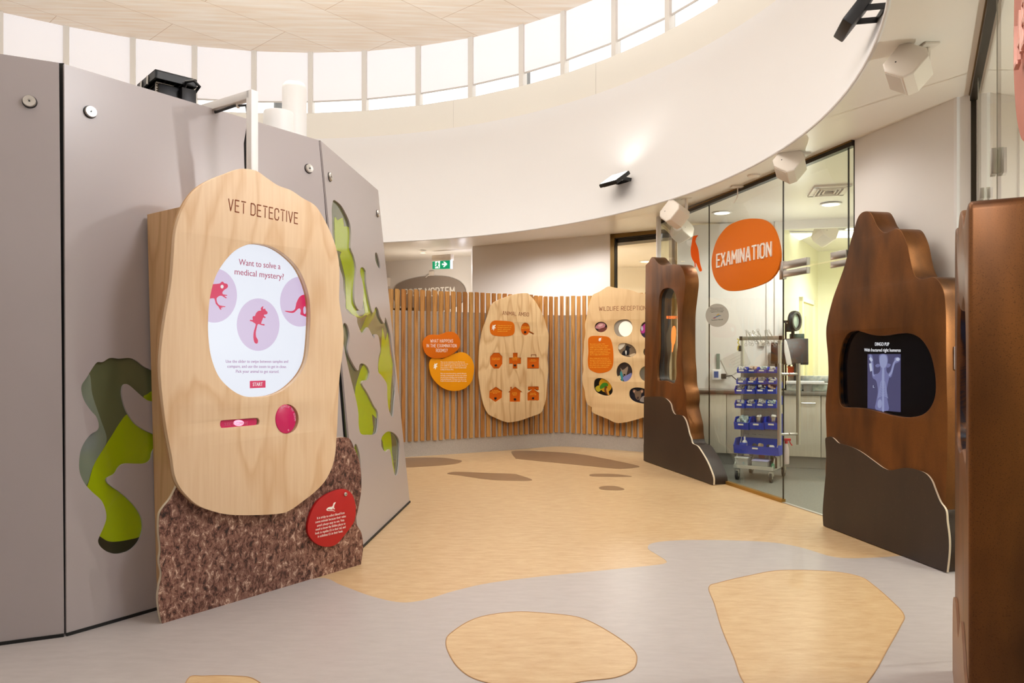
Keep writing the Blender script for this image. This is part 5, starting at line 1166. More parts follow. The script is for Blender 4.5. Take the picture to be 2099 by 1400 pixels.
# laboratory sign
ls = fthing('round_sign', 'dusty pink laboratory sign cut by the right edge of the view', 'sign', FL, *FL.uv(2095, 288), .02)
c1 = FL.uv(2078, 150, .03); 
pxplate('board', mDullPink, ls, FL, [(2082, -60), (2078, 60), (2078, 150), (2082, 225), (2088, 265), (2095, 287), (2106, 286), (2130, 240), (2170, 120), (2200, -60), (2200, -260), (2150, -330), (2105, -240)], .03, .02, bevel=.002)
text('sign_lettering', 'LABORATORY', FL, (2082.5, 140), (2200, -180), 80, .045, mDullPink2, ls, stroke=True, t=.11, ext=.006)
for nm, lab, pts_ in (('glass_clamp', 'upper steel door clamp on the laboratory glass', (2047, 305, 357)), ('glass_clamp', 'lower steel door clamp just above the near bronze kiosk', (2021, 386, 408))):
    x, y0_, y1_ = pts_
    a, b = FL.uv(x, y0_), FL.uv(x, y1_)
    o = fthing(nm, lab, 'clamp', FL, b[0], b[1], 0, 'laboratory door clamps')
    MB().box((a[0]-.03, (a[1]+b[1])/2, .018), (.028, a[1]-b[1], .02), FL.M, .002).done('plate', mAlu, o)
    MB().box((a[0]+.01, (a[1]+b[1])/2, .018), (.04, a[1]-b[1], .02), FL.M, .002).done('plate', mAlu, o)
    MB().box((a[0]-.012, (a[1]+b[1])/2, -.018), (.06, a[1]-b[1], .02), FL.M, .002).done('plate', mAlu, o)

# ---------------------------------------------------------------- speakers, floodlights, sensors on the bulkhead
def speaker(px, py, Y, yaw, sc_=1.0, label='', roll=35):
    r = ray(px, py); c = Vector((r.x*Y, Y, H+r.z*Y))
    o = thing('ceiling_speaker', label, 'speaker', (c.x, c.y, c.z), yaw, 'white ceiling speakers')
    M = Matrix.Translation(c) @ Matrix.Rotation(yaw, 4, 'Z') @ Matrix.Rotation(math.radians(-110), 4, 'X') @ Matrix.Rotation(math.radians(roll), 4, 'Z') @ Matrix.Scale(sc_, 4)
    L = [(-.105, -.10), (.06, -.10), (.105, -.06), (.105, .07), (.07, .115), (-.06, .115), (-.105, .075)]
    me = curve_mesh(L, (), .19, .012); me.transform(M); body = link('body', me, mWhiteP, o)
    g = MB().box((0.0, .1125, 0), (.11, .012, .16), M, .004).done('grille', mat('speaker_grille', (222, 214, 206), .6), o)
    MB().cyl((-.04, .04, -.0955), (-.04, .04, -.094), .005, M=M, seg=10).done('port', mBlack, body)
    top = Vector((c.x, c.y, zs(c.x, c.y)))
    q = M @ Vector((.05, -.09, .05))
    br = MB().tube([q, (q.x, q.y, (q.z+top.z)/2+.02), (q.x, q.y, top.z)], .012*sc_+.003).done('bracket', mWhiteP, o)
    MB().box((q.x, q.y, top.z-.006), (.09*sc_, .11*sc_, .012), None, .003).done('mounting_plate', mWhiteP, br)
    return o
speaker(1863, 140, 3.75, math.radians(-38), .84, 'large white speaker under the soffit at top right')
speaker(1620, 337, 5.75, math.radians(-28), .95, 'white speaker under the soffit above the glass door')
speaker(1384, 438, 7.45, math.radians(-52), 1.0, 'white speaker beside the white post over the slim bronze kiosk')
speaker(1398, 473, 8.35, math.radians(38), .95, 'greenish white speaker behind the glass near the bird decal')
speaker(1691, 479, 8.9, math.radians(20), 1.05, 'white speaker hanging in the yellow room below the ceiling vent')
# floodlights on the bulkhead
mFl = glow('floodlight_face', (255, 252, 246), 3.0)
def drum(z): t = (z-ZC)/(ZD-ZC); return CB.lerp(CT, t), R1+(RT-R1)*t
z0 = 3.4
for _ in range(12):                              # where the view ray meets the flaring bulkhead
    c_, R_ = drum(z0); r_ = ray(1281, 372); A = r_.x**2+1; B = -2*(r_.x*c_.x+c_.y); C_ = c_.x**2+c_.y**2-R_*R_
    t_ = (-B+math.sqrt(B*B-4*A*C_))/(2*A); z0 = H+r_.z*t_
pw = Vector((r_.x*t_, t_, 0))
nrm = (Vector((CEN.x, CEN.y, 0))-pw).normalized()
def flood(base, nrm, tilt, s, label, lit, roll=0):
    o = thing('floodlight', label, 'floodlight', base, math.atan2(nrm.y, nrm.x), 'floodlights on the bulkhead')
    M0 = Matrix.Translation(base) @ Matrix.Rotation(math.atan2(nrm.y, nrm.x), 4, 'Z') @ Matrix.Scale(s, 4)
    br = MB()
    br.box((.0, 0, 0), (.012, .16, .03), M0)
    for y in (-.08, .08): br.box((.06, y, .0), (.13, .008, .03), M0)
    b = br.done('bracket', mBlack, o)
    M = M0 @ Matrix.Translation((.13, 0, 0)) @ Matrix.Rotation(tilt, 4, 'Y')
    h = MB().box((0, 0, 0), (.2, .22, .035 if lit else .06), M, .008).done('housing', mBlack, o)
    mb = MB()
    for i in range(7): mb.box((-.075+.025*i, 0, -.019), (.012, .16, .008), M)
    mb.done('cooling_fins', mBlack, h)
    MB().box((0, 0, .0185), (.17, .19, .003), M).done('lens', mFl if lit else mat('dull_lens', (160, 150, 140), .3), h)
    return o
flood(Vector((pw.x, pw.y, z0)), nrm, math.radians(34), 1.25, 'lit floodlight on the white bulkhead shining upwards', True)
lamp('SPOT', 'floodlight_uplight', Vector((pw.x, pw.y, z0))+nrm*.16+Vector((0, 0, .12)), 14, (1, .96, .9), target=Vector((pw.x, pw.y, z0+2))+nrm*.22, size=.06, spot=150, blend=.9)
pb = Vector((2.12, 4.2, 3.22)); nb = Vector((CB.x-2.12, CB.y-4.2, 0)).normalized()
flood(pb, nb, math.radians(52), 1.1, 'black floodlight with open bracket at the top right', False)
# small soffit fittings
p = P(1512, 381, zs(2, 6)); o = thing('soffit_sensor', 'small white sensor with a drop rod under the soffit', 'sensor', p, 0, 'small fittings under the soffit')
MB().box(p+Vector((0, 0, -.008)), (.12, .06, .016), None, .003).done('plate', mWhiteP, o); MB().tube([p, p+Vector((0, 0, -.1)), p+Vector((-.035, 0, -.16))], .005).done('rod', mWhiteP, o)
p = P(1545, 359, zs(2, 6)); o = thing('smoke_detector', 'flat round detector on the soffit edge', 'detector', p, 0, 'small fittings under the soffit')
MB().lathe([(.055, 0), (.052, -.012), (.02, -.018), (0.001, -.018)], Matrix.Translation(p)).done('body', mWhiteP, o)

# ---------------------------------------------------------------- examination room
FCt = Fr((2.03, 8.55), (3.95, 7.837))
mCab = mat('pale_wood_laminate', (214, 206, 190), .45, noise=((40, 40, 4), (208, 199, 183), .35, .7, 4))
mKick = mat('grey_kickboard', (150, 148, 142), .5)
mTop = mat('steel_worktop', (150, 146, 140), .3, .8)
sA = FCt.uv(1683, 860)[0]
units = [sA-.5*i for i in range(2, -2, -1)]
labs = ['pale laminate base cabinet left of the medical trolley', 'pale laminate base cabinet hidden partly by the medical trolley', 'pale laminate base cabinet with bar handle right of the trolley', 'pale laminate base cabinet beside the bronze x-ray kiosk']
for s, lab in zip(units, labs):
    x0, x1 = max(s-.5, .1), s; cw = x1-x0; cc_ = (x0+x1)/2
    o = fthing('base_cabinet', lab, 'cabinet', FCt, cc_, 0, -.2, 'base cabinets under the counter')
    MB().box((cc_, .475, -.225), (cw-.002, .68, .41), FCt.M).done('body', mCab, o)
    MB().box((cc_, .068, -.245), (cw-.001, .136, .36), FCt.M).done('kickboard', mKick, o)
    dd = MB().box((cc_, .475, -.012), (cw-.008, .676, .018), FCt.M, .002).done('door', mCab, o)
    hx = s-.13 if lab.endswith('of the trolley') else cc_
    hz = .73
    if lab == labs[0] or lab == labs[1]: continue
    MB().tube([FCt.at(hx-.075, hz, -.002), FCt.at(hx-.068, hz, .026), FCt.at(hx, hz, .03), FCt.at(hx+.068, hz, .026), FCt.at(hx+.075, hz, -.002)], .006).done('handle', mSteel, dd)
wt = fthing('worktop', 'long stainless steel worktop over the pale cabinets', 'worktop', FCt, 1.0, .815, -.25)
MB().box(((.1+units[-1])/2, .838, -.205), (units[-1]-.1, .042, .45), FCt.M, .004).done('top', mTop, wt)
ZT = .8595
def onctr(px, py, back=.12):                       # a point on the worktop's top seen at this column
    x, _ = FCt.uv(px, py, -back); return FCt.at(x, ZT, -back)
# power box, label, sheet, outlet on the white wall
def wallbox(name, label, cat, a, b, m, dep=.04, fr=FE, off=0):
    (x0, z1), (x1, z0_) = fr.uv(*a), fr.uv(*b)
    o = fthing(name, label, cat, fr, (x0+x1)/2, z0_, 0)
    MB().box(((x0+x1)/2, (z0_+z1)/2, dep/2+off), (x1-x0, z1-z0_, dep), fr.M, min(.006, dep*.3)).done('body', m, o); return o, (x0, x1, z0_, z1)
o, q = wallbox('power_box', 'white and blue electrical box on the wall above the counter', 'box', (1461, 757), (1479, 778), mWhite, .06)
MB().box(((q[0]+q[1])/2-.005, (q[2]+q[3])/2, .062), ((q[1]-q[0])*.5, (q[3]-q[2])*.62, .006), FE.M).done('blue_panel', mat('royal_blue_plastic', (44, 84, 160), .4), o)
MB().box((q[1]+.03, (q[2]+q[3])/2-.02, .04), (.06, .06, .05), FE.M, .006).done('plug', mBlack, o)
MB().tube([FE.at(q[1]+.05, q[2]+.04, .04), FE.at(q[1]+.12, q[2]+.05, .05), FE.at(q[1]+.2, q[2]-.02, .06), FE.at(q[1]+.25, q[2]-.12, .08), FE.at(q[1]+.27, .90, .1)], .006).done('power_cord', mBlack, o)
wallbox('thermometer_strip', 'grey green strip fixed above the electrical box', 'strip', (1468.5, 725), (1475.5, 756), mat('grey_green_plastic', (122, 138, 126), .4), .015)
sh = pxplate('paper_sheet', mat('printed_paper', (222, 218, 210), .6), None, FE, [(1477, 737), (1526, 713.5), (1538.5, 744), (1494, 773)], .004, .002, sm=0)
tag(sh, 'tilted white printed sheet taped to the wall behind the trolley', 'paper')
for i in range(5):
    pxplate('printed_line', mat('faint_print', (186, 182, 176), .6), sh, FE, [(1496+i*3.0, 738+i*5), (1518+i*3, 727+i*5), (1518.2+i*3, 727.5+i*5), (1496.2+i*3, 738.5+i*5)], .0048, .0006, sm=0)
wallbox('wall_outlet', 'cream outlet plate on the wall behind the hanging scissors', 'outlet', (1555, 700), (1568, 710), mWhiteP, .03)
wallbox('hand_dispenser', 'small grey dispenser on the wall behind the dark monitor', 'dispenser', (1576, 722), (1584, 748), mat('dispenser_grey', (176, 172, 168), .5), .05)
# trolley
FT = Fr((2.40, 7.62), (2.71, 7.41)); FTb = FT
kt = .257; zz = lambda L: Z(L, 1480, 640, kt)
mTr = mat('pale_grey_steel', (190, 187, 180), .4, .1)
tr = fthing('medical_trolley', 'grey louvred medical trolley with blue bins behind the glass', 'trolley', FT, FT.L/2)
wT = FT.L; hT = 1.45; dT_ = .27
for s in (0, wT): MB().box((s, (hT+.13)/2, 0), (.03, hT-.13, .03), FT.M, .003).done('post', mAlu, tr)
MB().box((wT/2, hT-.015, 0), (wT+.05, .04, .034), FT.M, .003).done('top_rail', mAlu, tr)
for s in (-.012, wT+.012): MB().box((s, hT-.015, 0), (.03, .042, .036), FT.M).done('end_cap', mBlack, tr)
mb = MB(); mb.box((wT/2, .77, 0), (wT-.03, .72, .012), FT.M)
for r_i in range(14):
    for c_i in range(5):
        z = .44+r_i*.05; x = .045+c_i*(wT-.09)/4
        mb.box((x, z, .009), (.045, .012, .008), FT.M, .003)
mb.done('louvre_panel', mTr, tr)
for s in (.0, wT):
    me = curve_mesh([(-dT_, .13), (dT_, .13), (dT_, .15), (.02, .42), (-.02, .42), (-dT_, .15)], (), .006)
    me.transform(FT.M @ Matrix.Translation((s, 0, 0)) @ Matrix.Rotation(-PI/2, 4, 'Y')); link('side_plate', me, mTr, tr)
mb = MB(); mb.box((wT/2, .13, 0), (wT+.02, .014, dT_*2), FT.M)
for d_ in (-dT_, dT_): mb.box((wT/2, .14, d_), (wT+.02, .034, .006), FT.M)
mb.done('tray', mTr, tr)
for s in (.02, wT-.02):
    for d_ in (-dT_+.03, dT_-.03):
        c = FT.at(s, .05, d_)
        o = MB().cyl(c-FT.u*.011, c+FT.u*.011, .05, seg=20).done('castor', mBlack, tr)
        mb = MB(); mb.box((s, .085, d_), (.045, .05, .05), FT.M, .008); mb.cyl(c-FT.u*.014, c+FT.u*.014, .018, seg=12); mb.done('castor_fork', mAlu, o)
mBlue = mat('blue_bin_plastic', (0, 62, 200), .35); mLab = mat('white_label_card', (232, 230, 224), .6)
mCont = [mat('packet_%s' % n_, c, .5, noise=((70, 70, 70), c2, .4, .6, 3)) for n_, c, c2 in (('white', (240, 238, 234), (196, 196, 192)), ('cream', (240, 212, 190), (206, 180, 160)), ('mint', (220, 236, 232), (180, 198, 196)), ('grey', (214, 214, 212), (160, 160, 162)))]
def bin_(f, x0, x1, z0, z1, dep, label, fill, ci, seed, lab=True, d0=.0175):
    cx = (x0+x1)/2
    o = fthing('storage_bin', label, 'bin', f, cx, z0, d0, 'blue storage bins on the trolley')
    w = x1-x0; t = .004; h = z1-z0
    mb = MB()
    prof = [(d0, z0), (d0+dep*.86, z0), (d0+dep, z0+h*.58), (d0+dep*.9, z0+h*.62), (d0+dep*.62, z1), (d0, z1)]
    for xs in (x0+t/2, x1-t/2):
        me = curve_mesh([(a, b) for a, b in prof], (), t)
        me.transform(f.M @ Matrix.Translation((xs, 0, 0)) @ Matrix.Rotation(-PI/2, 4, 'Y')); mb.mesh(me)
    mb.box((cx, z0+t/2, d0+dep*.43), (w, t, dep*.86), f.M); mb.box((cx, (z0+z1)/2, d0+t/2), (w, h, t), f.M)
    v = [f.at(x, z, d) for x in (x0, x1) for z, d in ((z0, d0+dep*.86), (z0+h*.58, d0+dep), (z0+h*.58, d0+dep-t*1.5), (z0+t, d0+dep*.86-t*1.5))]
    mb._new(v, [[0, 1, 2, 3], [7, 6, 5, 4], [0, 4, 5, 1], [1, 5, 6, 2], [2, 6, 7, 3], [3, 7, 4, 0]])
    mb.done('tub', mBlue, o)
    if lab: MB().box((cx-.005, z0+h*.42, d0+dep*.965), (min(.055, w*.5), min(.016, h*.24), .004), f.M).done('label_card', mLab, o)
    if fill:
        rnd = random.Random(seed); mb = MB()
        for i in range(16):
            sx = (rnd.uniform(.2, .45)*w, rnd.uniform(.006, .014), rnd.uniform(.15, .4)*w)
            c = f.at(cx+rnd.uniform(-.3, .3)*w, z0+h*rnd.uniform(.42, .95), d0+dep*rnd.uniform(.22, .66))
            Mr = Matrix.Translation(c) @ Matrix.Rotation(rnd.uniform(0, 3), 4, 'Z') @ Matrix.Rotation(rnd.uniform(-1, 1), 4, 'X')
            mb.box((0, 0, 0), sx, Mr, .003)
        st_ = mb.done('supply_packets', mCont[ci], None)
        tag(st_, 'loose packets filling the '+label.replace('blue storage ', '').replace(' of the medical trolley', ' of the trolley'), 'supplies', 'packets in the trolley bins', 'stuff')
    return o
pos4 = ['first', 'second', 'third', 'last']
rows = [('top', [130, 208, 285, 362, 450], 436, 485, .10), ('second', [124, 205, 285, 360, 448], 523, 574, .10), ('third', [112, 192, 275, 343, 445], 584, 650, .115), ('fourth', [112, 192, 275, 343, 445], 698, 764, .12)]
sd = 0
for rn, xs, y0_, y1_, dep in rows:
    for i in range(4):
        (x0, z1), (x1, z0_) = FT.uv(*zz([(xs[i], y0_)])[0], dep*.6), FT.uv(*zz([(xs[i+1], y1_)])[0], dep*.6)
        x0, x1 = FT.uv(*zz([(xs[0]+(xs[4]-xs[0])*i/4, 500)])[0], dep*.6)[0], FT.uv(*zz([(xs[0]+(xs[4]-xs[0])*(i+1)/4, 500)])[0], dep*.6)[0]
        sd += 1
        bin_(FT, x0+.0012, x1-.0012, z0_, z1, dep, 'small blue storage bin, %s in the %s row of the medical trolley' % (pos4[i], rn), True, [0, 1, 2, 0, 3, 1, 3, 0, 3, 3, 3, 1, 3, 3, 0, 2][sd-1], sd)
for i, (a, b, nm) in enumerate(((110, 222, 'left'), (224, 330, 'middle'), (332, 470, 'right'))):
    (x0, z1), (x1, z0_) = FT.uv(*zz([(110+i*120, 832)])[0], .1), FT.uv(*zz([(110+(i+1)*120, 935)])[0], .1)
    bin_(FT, x0+.002, x1-.002, z0_, z1, .16, 'deep blue storage bin, %s of three in the fifth row of the medical trolley' % nm, i == 0, 2, 40+i)
    if i:
        x = (x0+x1)/2; o = fthing('steel_cup', 'steel cup of white swabs in the %s deep bin' % nm, 'cup', FT, x, z0_+.006, .09, 'steel cups in the bins')
        M = Matrix.Translation(FT.at(x, z0_+.006, .085))
        MB().lathe([(.030, 0), (.036, .07), (.038, .112), (.042, .114), (.042, .118), (.035, .116), (.034, .10)], M).done('cup', mSteel, o)
        mb = MB()
        for j in range(7): mb.ball((random.uniform(-.018, .018), random.uniform(-.018, .018), .116+random.uniform(0, .012)), .015, M, seg=8)
        mb.done('swabs', mWhite, o)
(x0, z1), (x1, z0_) = FT.uv(*zz([(112, 1000)])[0], .12), FT.uv(*zz([(468, 1142)])[0], .12)
bin_(FT, x0, x1, z0_, z1, .2, 'wide deep blue storage bin in the bottom row of the medical trolley', False, 0, 60)
def bottle(px, base, r, h, m, cap, label, neck=.3, parent=None, group=None):
    o = thing('bottle', label, 'bottle', base, 0, group); M = Matrix.Translation(base)
    MB().lathe([(r*.9, 0), (r, .006), (r, h*.6), (r*.85, h*.68), (r*neck, h*.76), (r*neck, h*.8)], M).done('body', m, o)
    MB().lathe([(r*neck*1.15, h*.8), (r*neck*1.15, h*.93), (r*neck*.5, h*.95), (r*neck*.4, h)], M).done('cap', cap, o); return o
mCl = mat('milky_plastic', (226, 226, 224), .3)
xm = (x0+x1)/2
bottle(0, FT.at(x0+(x1-x0)*.2, z0_+.005, .12), .026, .17, mCl, mWhite, 'white squeeze bottle in the wide bottom bin')
o = fthing('tub', 'round blue lidded tub in the wide bottom bin', 'tub', FT, x0+(x1-x0)*.2, z0_+.006, .17)
MB().lathe([(.03, 0), (.034, .06), (.037, .062), (.037, .078), (.0, .08)], Matrix.Translation(FT.at(x0+(x1-x0)*.2, z0_+.03, .175))).done('body', mat('cobalt_plastic', (36, 70, 190), .3), o)
for j, (fx, c, sz) in enumerate(((.42, (40, 40, 44), (.06, .05, .05)), (.55, (196, 170, 130), (.05, .04, .07)), (.72, (34, 34, 38), (.06, .04, .05)), (.80, (222, 218, 208), (.05, .05, .04)))):
    c_ = FT.at(x0+(x1-x0)*fx, z0_+.07, .09+.02*(j % 2)); M = Matrix.Translation(c_) @ Matrix.Rotation(.5*j, 4, 'Z') @ Matrix.Rotation(.5-.3*j, 4, 'Y')
    o = MB().box((0, 0, 0), sz, M, .012).done('supply_packet', mat('supply_%d' % j, c, .5), None)
    tag(o, ['dark pouch in the wide bottom bin', 'tan paper packet in the wide bottom bin', 'black clip case at the right of the wide bottom bin', 'white folded packet beside the black clip case'][j], 'packet')
# bins on the back of the trolley, seen past its right post
FTr = Fr(FT.at(wT, 0), FT.at(0, 0))
for i, (ya, yb) in enumerate(((555, 608), (665, 740), (810, 890), (920, 1030))):
    zt3 = FT.uv(*zz([(515, ya)])[0], -.1)[1]; zb3 = FT.uv(*zz([(515, yb)])[0], -.1)[1]
    bin_(FTr, .005, .13, zb3, zt3, .15+.01*i, 'blue storage bin on the trolley back, %s from the top' % order[i], False, 0, 80+i, False)
# things on the tray
zt4 = .1375
def tray(px, d_): return FT.at(FT.uv(1480+px*kt, 960, d_)[0], zt4, d_)
mClr = mat('clear_box_plastic', (222, 226, 224), .3)
mClr.node_tree.nodes['Principled BSDF'].inputs['Alpha'].default_value = .35
def clearbox(c, sx, sy, sz, label, lid, cols, seed):
    o = thing('storage_box', label, 'box', c, math.atan2(FT.u.y, FT.u.x), 'clear boxes')
    M = Matrix.Translation(c) @ Matrix.Rotation(math.atan2(FT.u.y, FT.u.x), 4, 'Z'); t = .003
    mb = MB(); mb.box((0, 0, t/2), (sx, sy, t), M)
    for q, s in (((0, sy/2, sz/2), (sx, t, sz)), ((0, -sy/2, sz/2), (sx, t, sz)), ((sx/2, 0, sz/2), (t, sy, sz)), ((-sx/2, 0, sz/2), (t, sy, sz))): mb.box(q, s, M)
    mb.done('tub', mClr, o)
    MB().box((0, 0, sz), (sx+.01, sy+.01, .012), M, .004).done('lid', lid, o)
    rnd = random.Random(seed)
    for i, cc in enumerate(cols):
        mb = MB()
        for j in range(4): mb.box((rnd.uniform(-.36, .36)*sx, rnd.uniform(-.3, .3)*sy, sz*(.12+.16*j)), (sx*.3, sy*.3, sz*.14), M @ Matrix.Rotation(rnd.uniform(-.4, .4), 4, 'Z'), .004)
        mb.done('contents', mat('contents_%d_%d' % (seed, i), cc, .5), o)
    return o
mLidC = mat('clear_lid', (206, 210, 208), .3)
clearbox(tray(172, .16), .125, .16, .085, 'clear box of colourful bits at the left of the trolley tray', mLidC, [(220, 220, 220), (90, 170, 190), (224, 90, 70)], 1)
clearbox(tray(318, .17), .15, .16, .07, 'clear box with a lilac lid at the middle of the trolley tray', mat('lilac_lid', (176, 176, 220), .4), [(190, 190, 186), (150, 160, 170)], 2)
o = thing('carton', 'white and red carton standing at the back of the trolley tray', 'carton', tray(318, .02), math.atan2(FT.u.y, FT.u.x))
M = Matrix.Translation(tray(318, .02)) @ Matrix.Rotation(math.atan2(FT.u.y, FT.u.x), 4, 'Z')
MB().box((0, 0, .085), (.15, .08, .17), M, .003).done('body', mat('carton_white', (226, 222, 216), .6), o)
MB().box((0.01, -.0415, .10), (.06, .003, .05), M).done('red_print', mat('carton_red', (222, 128, 116), .6), o)
bottle(0, tray(420, .17), .024, .15, mat('brown_glass', (70, 44, 26), .2), mBlack, 'brown glass bottle at the right of the trolley tray')
bottle(0, tray(405, .235), .016, .07, mat('green_plastic', (40, 130, 96), .35), mat('dark_green_cap', (24, 90, 66), .4), 'small green bottle in front of the brown bottle')
o = fthing('leaflet', 'green printed leaflet leaning in the trolley tray', 'leaflet', FT, .3, zt4, .1)
MB().box((FT.uv(1480+398*kt, 945, .08)[0], zt4+.08, .085), (.03, .12, .004), FT.M).done('sheet', mat('leaflet_green', (140, 170, 90), .6), o)
c = tray(512, -.19); o = thing('spray_bottle', 'white spray bottle with a red trigger at the back of the trolley', 'bottle', c, .3); M = Matrix.Translation(c)
MB().lathe([(.027, 0), (.029, .01), (.029, .14), (.018, .19), (.013, .21)], M).done('body', mat('spray_white', (232, 214, 212), .35), o)
mb = MB(); mb.cyl((0, 0, .21), (0, 0, .235), .016, M=M); mb.box((.012, 0, .25), (.07, .022, .026), M, .005); mb.tube([(.03, 0, .245), (.045, 0, .21), (.062, 0, .19)], .006, M=M); mb.done('trigger', mat('red_plastic', (214, 40, 40), .35), o)
# scissors and clamps hung on the top rail
def scissors(s, lean, k_, label):
    base = FT.at(s, hT+.006, .002); u = FT.u; up = FT.v
    o = fthing('scissors', label, 'scissors', FT, s, hT, .02, 'surgical scissors on the trolley rail')
    ca, sa = math.cos(lean), math.sin(lean)
    T_ = lambda x, y, d=.026: FT.at(s+(x*ca-y*sa)*k_, hT-.01+(x*sa+y*ca)*k_, d)
    for sg in (-1, 1):
        p = [T_(sg*.006, .085), T_(sg*.003, .03), T_(-sg*.004, -.02), T_(-sg*.016, -.055)]
        b = MB().tube(p, .0024, 6).done('blade_arm', mSteel, o)
        ringp = [T_(-sg*.022+.013*math.cos(a), -.069+.013*math.sin(a)) for a in [2*PI*i/14 for i in range(15)]]
        MB().tube(ringp, .0022, 6).done('finger_ring', mSteel, b)
    MB().cyl(T_(0, .0, .022), T_(0, 0, .031), .0035, seg=8).done('pivot', mSteel, o)
for i, (x, ln, k_) in enumerate(((205, .15, 1), (238, .5, 1), (268, -2.6, .9), (300, -2.7, 1.05), (322, .55, 1), (355, .1, .9), (378, .3, 1), (412, .55, 1.1))):
    scissors(FT.uv(1480+x*kt, 692)[0], ln, k_, 'steel scissors hooked on the trolley top rail, %s from the left' % order[i])
c = FT.at(-.03, hT-.05, .02)
o = thing('hanging_tag', 'yellow tag hanging from the left end of the trolley rail', 'tag', c, 0)
MB().tube([c+Vector(v) for v in ((-.02, 0, .03), (0, 0, .02), (-.012, 0, -.01), (.004, 0, -.03), (-.01, 0, -.05), (-.014, 0, -.09))], .006).done('strap', mat('yellow_strap', (226, 206, 40), .5), o)
MB().box(c+Vector((.01, 0, -.07)), (.03, .02, .06), None, .004).done('clip', mBlack, o)
# on and above the counter
def monitor(px0, px1, py0, py1, back, label, tilt):
    f = FCt.shift(-back); (x0, z1), (x1, z0_) = f.uv(px0, py0), f.uv(px1, py1)
    o = fthing('monitor', label, 'monitor', f, (x0+x1)/2, ZT, 0, 'dark monitors on the counter')
    M = f.M @ Matrix.Translation(((x0+x1)/2, (z0_+z1)/2, 0)) @ Matrix.Rotation(tilt, 4, 'Z') @ Matrix.Rotation(-.18, 4, 'X')
    MB().box((0, 0, 0), (x1-x0, z1-z0_, .03), M, .006).done('case', mat('monitor_bezel', (26, 24, 22), .4), o)
    MB().box((0, .005, .0155), ((x1-x0)*.94, (z1-z0_)*.9, .002), M).done('screen', mat('off_screen', (44, 34, 28), .15), o)
    MB().box(((x0+x1)/2, (z0_+.05+ZT+.012)/2, -.04), (.05, z0_+.05-ZT-.012, .03), f.M).done('stand', mBlackM, o)
    MB().box(((x0+x1)/2, ZT+.006, -.03), (.2, .012, .14), f.M, .004).done('base', mBlackM, o)
monitor(1607, 1657, 694, 748, .2, 'large dark monitor right of the glass door edge', .0)
monitor(1580, 1606, 702, 746, .32, 'dark monitor behind the trolley top rail', .0)
f = FCt.shift(-.1)
pl = pxplate('scanner_paddle', mat('white_paddle', (232, 228, 224), .4), None, f, [(1606, 702), (1613, 700), (1623, 744), (1620, 747), (1612, 746)], .01, .02, bevel=.004, sm=2)
tag(pl, 'white paddle shaped tool standing in front of the large monitor', 'tool')
def ctr_box(name, label, cat, px0, px1, py0, py1, back, dep, m, extra=None, base=None):
    f = FCt.shift(-back); (x0, z1), (x1, z0_) = f.uv(px0, py0), f.uv(px1, py1)
    if base is not None: z0_ = base
    o = fthing(name, label, cat, f, (x0+x1)/2, z0_)
    MB().box(((x0+x1)/2, (z0_+z1)/2, -dep/2), (x1-x0, z1-z0_, dep), f.M, .006).done('body', m, o)
    return o, f, (x0, x1, z0_, z1)
mClB = mat('milky_box', (196, 204, 190), .35, noise=((24, 24, 24), (166, 178, 172), .4, .6, 2))
mClB2 = mat('milky_box_pale', (216, 218, 208), .35, noise=((24, 24, 24), (176, 186, 186), .4, .6, 2))
o, f, q = ctr_box('storage_box', 'cloudy plastic box on the counter left of the blue label', 'box', 1612, 1644, 788, 803, .08, .12, mClB2, base=ZT)
MB().box(((q[0]+q[1])/2, q[3], -.06), (q[1]-q[0]+.012, .012, .132), f.M, .004).done('lid', mLidC, o)
o, f, q = ctr_box('storage_box', 'cloudy plastic box on the counter beside the x-ray kiosk', 'box', 1665, 1700, 787, 803, .08, .14, mClB, base=ZT)
MB().box(((q[0]+q[1])/2, q[3], -.07), (q[1]-q[0]+.012, .012, .152), f.M, .004).done('lid', mLidC, o)
o, f, q = ctr_box('weighing_scale', 'white flat weighing tray on the counter', 'scale', 1611, 1690, 781, 788, .03, .13, mWhite)
xf = f.uv(1654.5, 790)[0]; MB().box((xf, (ZT+q[2])/2, -.07), (.07, q[2]-ZT, .1), f.M).done('foot', mKick, o)
o, f, q = ctr_box('sharps_container', 'red sharps container under the large monitor', 'container', 1615, 1637, 754, 769, .30, .1, mat('bright_red_plastic', (224, 66, 40), .4), base=1.02)
MB().box(((q[0]+q[1])/2, q[3]+.008, -.05), (q[1]-q[0]+.014, .016, .11), f.M, .003).done('lid', mat('orange_lid', (232, 110, 60), .4), o)
MB().box(((q[0]+q[1])/2, (ZT+1.02)/2, -.05), (q[1]-q[0], 1.02-ZT, .08), f.M).done('shelf_stand', mKick, o)
o, f, q = ctr_box('storage_box', 'long pale box on a stand along the back of the counter', 'box', 1640, 1705, 770, 784, .33, .08, mClB2, base=ZT+.10)
MB().box(((q[0]+q[1])/2, ZT+.05, -.04), (q[1]-q[0], .10, .08), f.M).done('stand', mKick, o)
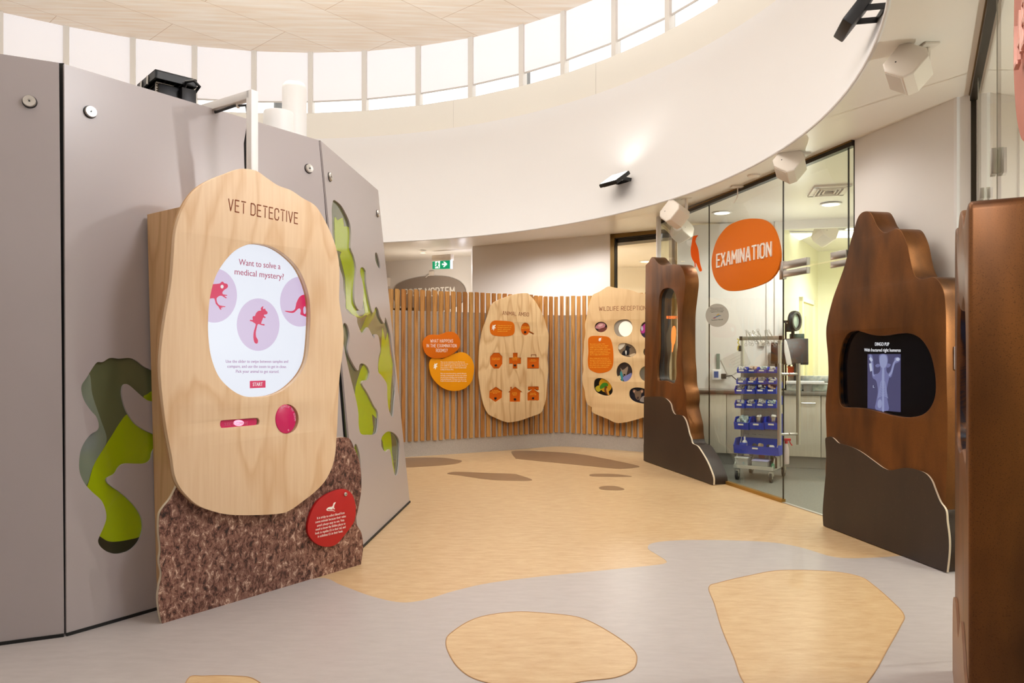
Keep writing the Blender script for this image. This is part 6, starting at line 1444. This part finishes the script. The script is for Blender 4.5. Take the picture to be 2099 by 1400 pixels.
# magnifier lamp and dark rack
f = FCt.shift(-.3)
x, z = f.uv(1629, 658)
ml = fthing('magnifier_lamp', 'round black rimmed magnifier lamp above the monitor', 'lamp', f, x, ZT)
M = f.M @ Matrix.Translation((x, z, 0)) @ Matrix.Rotation(math.radians(62), 4, 'Y')
MB().lathe([(.085, -.03), (.112, -.03), (.118, -.012), (.118, .012), (.112, .03), (.085, .03), (.083, .0)], M, seg=36).done('rim', mBlack, ml)
MB().lathe([(.084, -.006), (.084, .006), (0.001, .012)], M, seg=36).done('lens', mat('lens_glass', (176, 196, 186), .08, spec=.8), ml)
MB().tube([f.at(x-.02, z-.11, 0), f.at(x-.03, z-.2, -.02), f.at(x-.06, (z+ZT)/2, -.03), f.at(x-.06, ZT, -.04)], .016).done('arm', mBlackM, ml)
MB().lathe([(.07, 0), (.07, .015), (.02, .02)], Matrix.Translation(f.at(x-.06, ZT, -.04))).done('base', mBlackM, ml)
rk = fthing('equipment_rack', 'dark upright equipment rack beside the magnifier lamp', 'rack', f, f.uv(1616, 680)[0], ZT)
(x0, z1), (x1, z0_) = f.uv(1609, 656), f.uv(1636, 700)
mb = MB(); z1 = f.uv(1609, 657)[1]
for xx in (x0, x0+.085): mb.box((xx+.008, (ZT+z1)/2, -.06), (.022, z1-ZT, .04), f.M, .004)
mb.box((x0+.05, z1-.01, -.06), (.12, .03, .04), f.M, .004); mb.box((x0+.05, z1-.12, -.06), (.1, .02, .04), f.M)
mb.done('frame', mBlackM, rk)
MB().box((x0+.05, z1-.07, -.065), (.07, .08, .02), f.M).done('display', mat('teal_display', (50, 84, 92), .2), rk)
MB().box((x0+.13, z0_+.03, -.06), (.16, .12, .06), f.M, .006).done('tray', mat('green_grey_case', (66, 84, 72), .4), rk)
x, z = f.uv(1690, 691); o = fthing('wire_basket', 'thin wire shelf on the yellow wall beside the kiosk', 'shelf', FY.shift(0), *FY.uv(1690, 695), .02) if False else None
# yellow room wall panel and outlet
x, z = FY.uv(1667, 745)
o = fthing('wall_outlet', 'small double outlet on the yellow wall above the counter', 'outlet', FY, x, z-.05); 
MB().box((x, z, .008), (.09, .14, .016), FY.M, .003).done('plate', mat('cream_outlet', (224, 216, 170), .4), o)
# ceiling vent
p0 = P(1662, 393, 2.832); p1 = P(1738, 389, 2.832); c = (p0+p1)/2; yw = math.atan2((p1-p0).y, (p1-p0).x); Lv = (p1-p0).length
vt = thing('ceiling_vent', 'white slatted air vent in the examination room ceiling', 'vent', c, yw)
M = Matrix.Translation(c) @ Matrix.Rotation(yw, 4, 'Z')
mb = MB()
for q, s in (((0, .2, 0), (Lv, .05, .02)), ((0, -.2, 0), (Lv, .05, .02)), ((Lv/2-.025, 0, 0), (.05, .42, .02)), ((-Lv/2+.025, 0, 0), (.05, .42, .02))): mb.box(q, s, M, .003)
mb.done('frame', mWhiteP, vt)
MB().box((0, 0, .006), (Lv-.06, .36, .004), M).done('backing', mat('vent_shadow', (120, 116, 104), .6), vt)
for i in range(3):
    a, b = (Lv-.1)/2*(1-.28*i), .165*(1-.28*i); mb = MB()
    for q, s in (((0, b, -.006), (2*a, .012, .022)), ((0, -b, -.006), (2*a, .012, .022)), ((a, 0, -.006), (.012, 2*b, .022)), ((-a, 0, -.006), (.012, 2*b, .022))): mb.box(q, s, M)
    mb.done('louvre', mWhiteP, vt)
